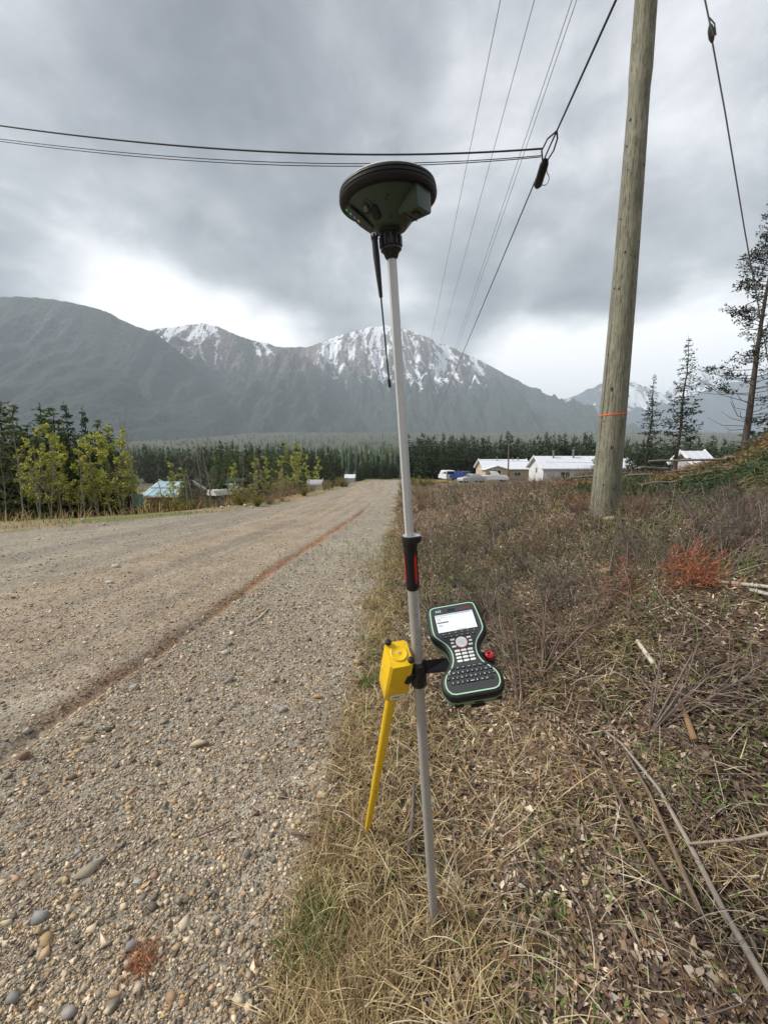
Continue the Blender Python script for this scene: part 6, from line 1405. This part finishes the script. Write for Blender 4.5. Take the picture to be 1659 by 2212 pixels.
for u, v, w_, asp, col, lb in ((320, 1433, 34, .7, (.50, .44, .35), 'cream stone sitting in the tyre rut'), (293, 1488, 34, .5, (.36, .35, .34), 'flat grey stone on the rut edge'), (345, 1456, 18, .7, (.42, .34, .27), 'small tan stone between the rut and the flat grey stone'),
        (490, 1472, 42, .6, (.40, .44, .41), 'large pale green flat stone on the gravel'), (505, 1525, 26, .7, (.32, .32, .33), 'grey slab below the pale green stone'), (488, 1413, 28, .6, (.52, .50, .46), 'white flat stone above the pale green stone'),
        (610, 1535, 30, .75, (.36, .31, .30), 'mauve grey stone in the middle of the gravel'), (688, 1507, 30, .75, (.50, .34, .17), 'orange tan stone on the gravel shoulder'), (772, 1433, 28, .75, (.48, .31, .16), 'orange stone beside the verge near the locator'), (432, 1612, 48, .55, (.52, .45, .34), 'long cream stone lying on the gravel'),
        (190, 1600, 44, .4, (.44, .37, .27), 'long flat buff stone left of the cream stone'), (56, 1638, 46, .55, (.27, .18, .12), 'brown slab at the rut edge'), (55, 1582, 36, .4, (.34, .34, .35), 'grey slab above the brown slab'), (155, 1682, 30, .6, (.22, .17, .12), 'dark brown stone below the rut'),
        (590, 1500, 18, .8, (.42, .30, .26), 'pinkish stone next to the mauve grey stone'), (100, 2205 - 170, 44, .85, (.46, .32, .17), 'chunky orange-tan stone in the near gravel'), (285, 2050, 46, .7, (.27, .25, .27), 'purplish grey stone beside the needle clump'), (85, 1985, 50, .7, (.30, .31, .33), 'blue-grey stone near the orange-tan stone'),
        (215, 1860, 36, .6, (.34, .35, .34), 'smooth grey stone in the near gravel'), (168, 1844, 28, .6, (.33, .34, .36), 'blue-grey oval stone beside the smooth grey stone'), (485, 1690, 26, .7, (.50, .42, .30), 'cream pebble alone on the gravel'), (375, 1735, 22, .8, (.50, .36, .18), 'honey coloured pebble beside a tan one'), (280, 1745, 22, .8, (.46, .33, .20), 'tan pebble in the gravel beside the honey coloured one'),
        (535, 1850, 28, .6, (.16, .17, .18), 'dark slate flake on the gravel'), (645, 1778, 24, .7, (.52, .37, .16), 'orange-yellow pebble near the gravel edge'), (698, 1720, 38, .7, (.50, .40, .28), 'buff stone half in the verge'), (300, 1905, 26, .8, (.50, .48, .42), 'pale round stone with a pink neighbour'), (333, 1895, 28, .7, (.40, .26, .21), 'pink-brown stone beside the pale round stone'),
        (140, 1905, 32, .5, (.52, .39, .20), 'flat yellow-tan stone in the near gravel'), (15, 1995, 34, .5, (.56, .48, .34), 'cream flat stone at the near left of the gravel'), (465, 1990, 36, .5, (.36, .34, .30), 'long grey-buff stone in the near gravel'), (485, 2045, 28, .6, (.54, .46, .40), 'pale pink stone in the near gravel'), (440, 2095, 26, .5, (.30, .32, .31), 'greenish grey sliver of stone in the near gravel'),
        (730, 1880, 26, .8, (.46, .36, .29), 'tan stone beside the foot of the locator'), (250, 2150, 40, .6, (.44, .32, .20), 'rust-tan stone in the nearest gravel'), (540, 2110, 30, .6, (.48, .38, .27), 'long tan stone in the nearest gravel'), (30, 2160, 44, .8, (.25, .26, .28), 'dark rounded stone in the nearest gravel'), (150, 2190, 46, .7, (.34, .34, .33), 'grey rounded stone in the nearest gravel'), (250, 1225, 26, .3, (.62, .60, .55), 'white flat stone on the far tan track'), (238, 1260, 26, .35, (.66, .64, .60), 'larger white flat stone on the far tan track')):
    rock(u, v, w_ * .8, asp, tuple(.80 * (.45 * q_ + .55 * m_) for q_, m_ in zip(col, (np.mean(col) * 1.13, np.mean(col) * 1.0, np.mean(col) * .85))) if max(col) - min(col) < .06 else (.82 * col[0], .80 * col[1], .74 * col[2]), lb)
for u, v, w_, col, lb in ((1315, 1125, 38, (.42, .32, .22), 'tan stone at the foot of the thick wooden pole'), (1310, 1235, 34, (.40, .33, .25), 'buff stone on the bank behind the red bough'), (1300, 1258, 20, (.38, .36, .33), 'small grey stone on the bank behind the red bough'), (1165, 1750, 24, (.55, .42, .30), 'pale orange chip of wood-like stone in the litter'), (980, 1905, 50, (.52, .46, .34), 'cream stone lying behind the foot of the survey pole'), (1500, 2120, 26, (.50, .28, .06), 'bright orange chip lying in the dark litter'), (1160, 1690 + 60, 22, (.48, .40, .32), 'pale chip beside the pale orange chip'), (1575, 1880, 24, (.40, .36, .33), 'pink-grey stone in the litter')):
    rock(u, v, w_, .7, tuple(.85 * k for k in col), lb, None, .4)
for k, (u, v) in enumerate(((540, 1047), (548, 1043), (556, 1048), (552, 1055), (562, 1053), (568, 1060), (560, 1063), (570, 1068), (480, 1092), (495, 1090), (530, 1088), (545, 1092), (180, 1118), (85, 1160), (225, 1128))):
    rock(u, v + 6, 9, .8, (.46, .44, .41), 'pale fist-sized stone in the grass of the left verge', 'pale stones on the left verge', .8)
# ------------------------------------------------------------------ brush pile and its logs
def pile_h(x, y):
    a = x / np.maximum(y, 1.)
    return (.22 * ss(.40, .56, a) + .36 * ss(.70, .84, a) + .55 * ss(.84, 1.0, a)) * ss(5.8, 8.4, y) * (1 - ss(12, 14.5, y)) * (.7 + .5 * vnoise(x * .8, y * .8, 141))
gx2, gy2 = np.meshgrid(np.linspace(2.8, 19, 120), np.linspace(5.7, 14.8, 76)); pz_ = pile_h(gx2, gy2)
BRC = np.array([(.09, .07, .045), (.14, .10, .065), (.10, .10, .05)])
P_ = []
N = 110000; x = 2.8 + 15 * R.random(N); y = 5.8 + 8.2 * R.random(N); h = pile_h(x, y); k = (h > .03) & (R.random(N) < .35 + h * 1.6); x, y, h = x[k], y[k], h[k]; n = len(x)
pos = np.stack([x, y, gz(x, y) + h * (.35 + .75 * R.random(n) ** .6)], -1)
zone = 1.3 * fbm(x * .55, y * .9, 151, 3) - .45 * ss(.80, .95, x / y) * ss(7.5, 9, y) + .30; pal = np.where((zone > .14)[:, None], pick(np.array([(.30, .14, .06), (.22, .13, .07), (.26, .19, .10)]), n, .3), np.where((zone > -.12)[:, None], pick(np.array([(.15, .15, .055), (.11, .12, .045), (.19, .17, .08)]), n, .35), pick(DKG * 1.3, n, .35)))
P_.append(sprays(pos, np.stack([R.normal(0, 1, n), R.normal(-.3, .7, n), R.normal(.05, .35, n)], -1), .20 * (.4 + .8 * R.random(n)), pal, .11, .35))
v, f_, c = join(P_)
vg = np.stack([gx2, gy2, gz(gx2, gy2) + pz_ * .62 - .03], -1).reshape(-1, 3); ii = np.arange(gx2.size).reshape(gx2.shape); qq = np.stack([ii[:-1, :-1], ii[:-1, 1:], ii[1:, 1:], ii[1:, :-1]], -1).reshape(-1, 4)
qk = (pz_.reshape(-1)[qq].min(1) > .06); qq = qq[qk]; tri = np.concatenate([qq[:, :3], qq[:, [0, 2, 3]]])
v, f_, c = join([(v, f_, c), (vg, tri, pick(BRC, len(vg), .2))])
tag(mobj('brush_pile', np_mesh('brush_pile', v, [f_], c), m_fol), 'long heap of cut green and brown boughs on the right bank', 'brush pile', None, 'stuff')
m_log = wood_mat('weathered_log', (.20, .17, .14), (.34, .30, .25), 5, .85, .2, .01)
def log(u0, v0, u1, v1, y0, y1, r_, label, group='cut poles lying in the brush pile'):
    a, b = Vector(PY(u0, v0, y0)), Vector(PY(u1, v1, y1)); n_ = 7
    pts_ = [a.lerp(b, k / (n_ - 1)) + Vector((0, R.normal(0, r_ * .3), R.normal(0, r_ * .3))) for k in range(n_)]
    o = root_build(MB().tube(pts_, list(np.linspace(r_, r_ * .8, n_)), 8), 'log', m_log, a, label, 'log', group)
log(1855, 990, 1645 - 80, 991, 9.2, 9.4, .06, 'thick pale grey log on top of the brush pile', None)
log(1565, 991, 1400, 996, 9.4, 9.6, .03, 'thin grey pole beside the thick pale log on the brush pile', None)
log(1745, 950, 1580, 955, 10.5, 10.8, .022, 'thin pole on the high green end of the brush pile', None)
lg = [(1660, 1000, 1560, 1004), (1760, 1011, 1540, 1010), (1640, 1018, 1500, 1024), (1500, 1012, 1440, 1020), (1720, 1028, 1560, 1036), (1600, 1040, 1500, 1046), (1560, 1016, 1470, 1030), (1460, 1040, 1386, 1044), (1400, 1026, 1350, 1028), (1440, 1012, 1380, 1010), (1300, 1024, 1352, 1021), (1290, 1028, 1230, 1032), (1680, 1056, 1570, 1066), (1520, 1056, 1470, 1066), (1600, 1082, 1480, 1094), (1660, 1098, 1560, 1103), (1440, 1088, 1370, 1092)]
for k, (u0, v0, u1, v1) in enumerate(lg):
    y_ = 8.6 - max(0, (v0 - 1005)) * .028; log(u0, v0, u1, v1, y_, y_ + R.normal(0, .25), .016 + .018 * R.random(), 'thin cut pole lying across the face of the brush pile')
# pale chewed stump tufts left of the pole
for u, v, s, lb in ((1040, 1078, .30, 'pale splintered stump tuft on the bank in front of the parked cars'), (965, 1120, .38, 'wide clump of pale dead stalks on the bank near the road')):
    a = G(u, v + 6); n = 240; x = a.x + R.normal(0, s, n); y = a.y + R.normal(0, s * .5, n)
    w_, f_, c = blades(x, y, gz(x, y), R.random(n) * 6.28, R.normal(.9, .35, n), .10 + .16 * R.random(n), .012 + 0 * x, R.normal(.8, .4, n), pick(np.array([(.42, .33, .28), (.33, .25, .21), (.25, .17, .15)]), n, .25), 3)
    tag(mobj('stalk_clump', np_mesh('stalk_clump', w_ - np.array(a), [f_], c), m_straw, None, a), lb, 'dead plant', None, 'stuff')
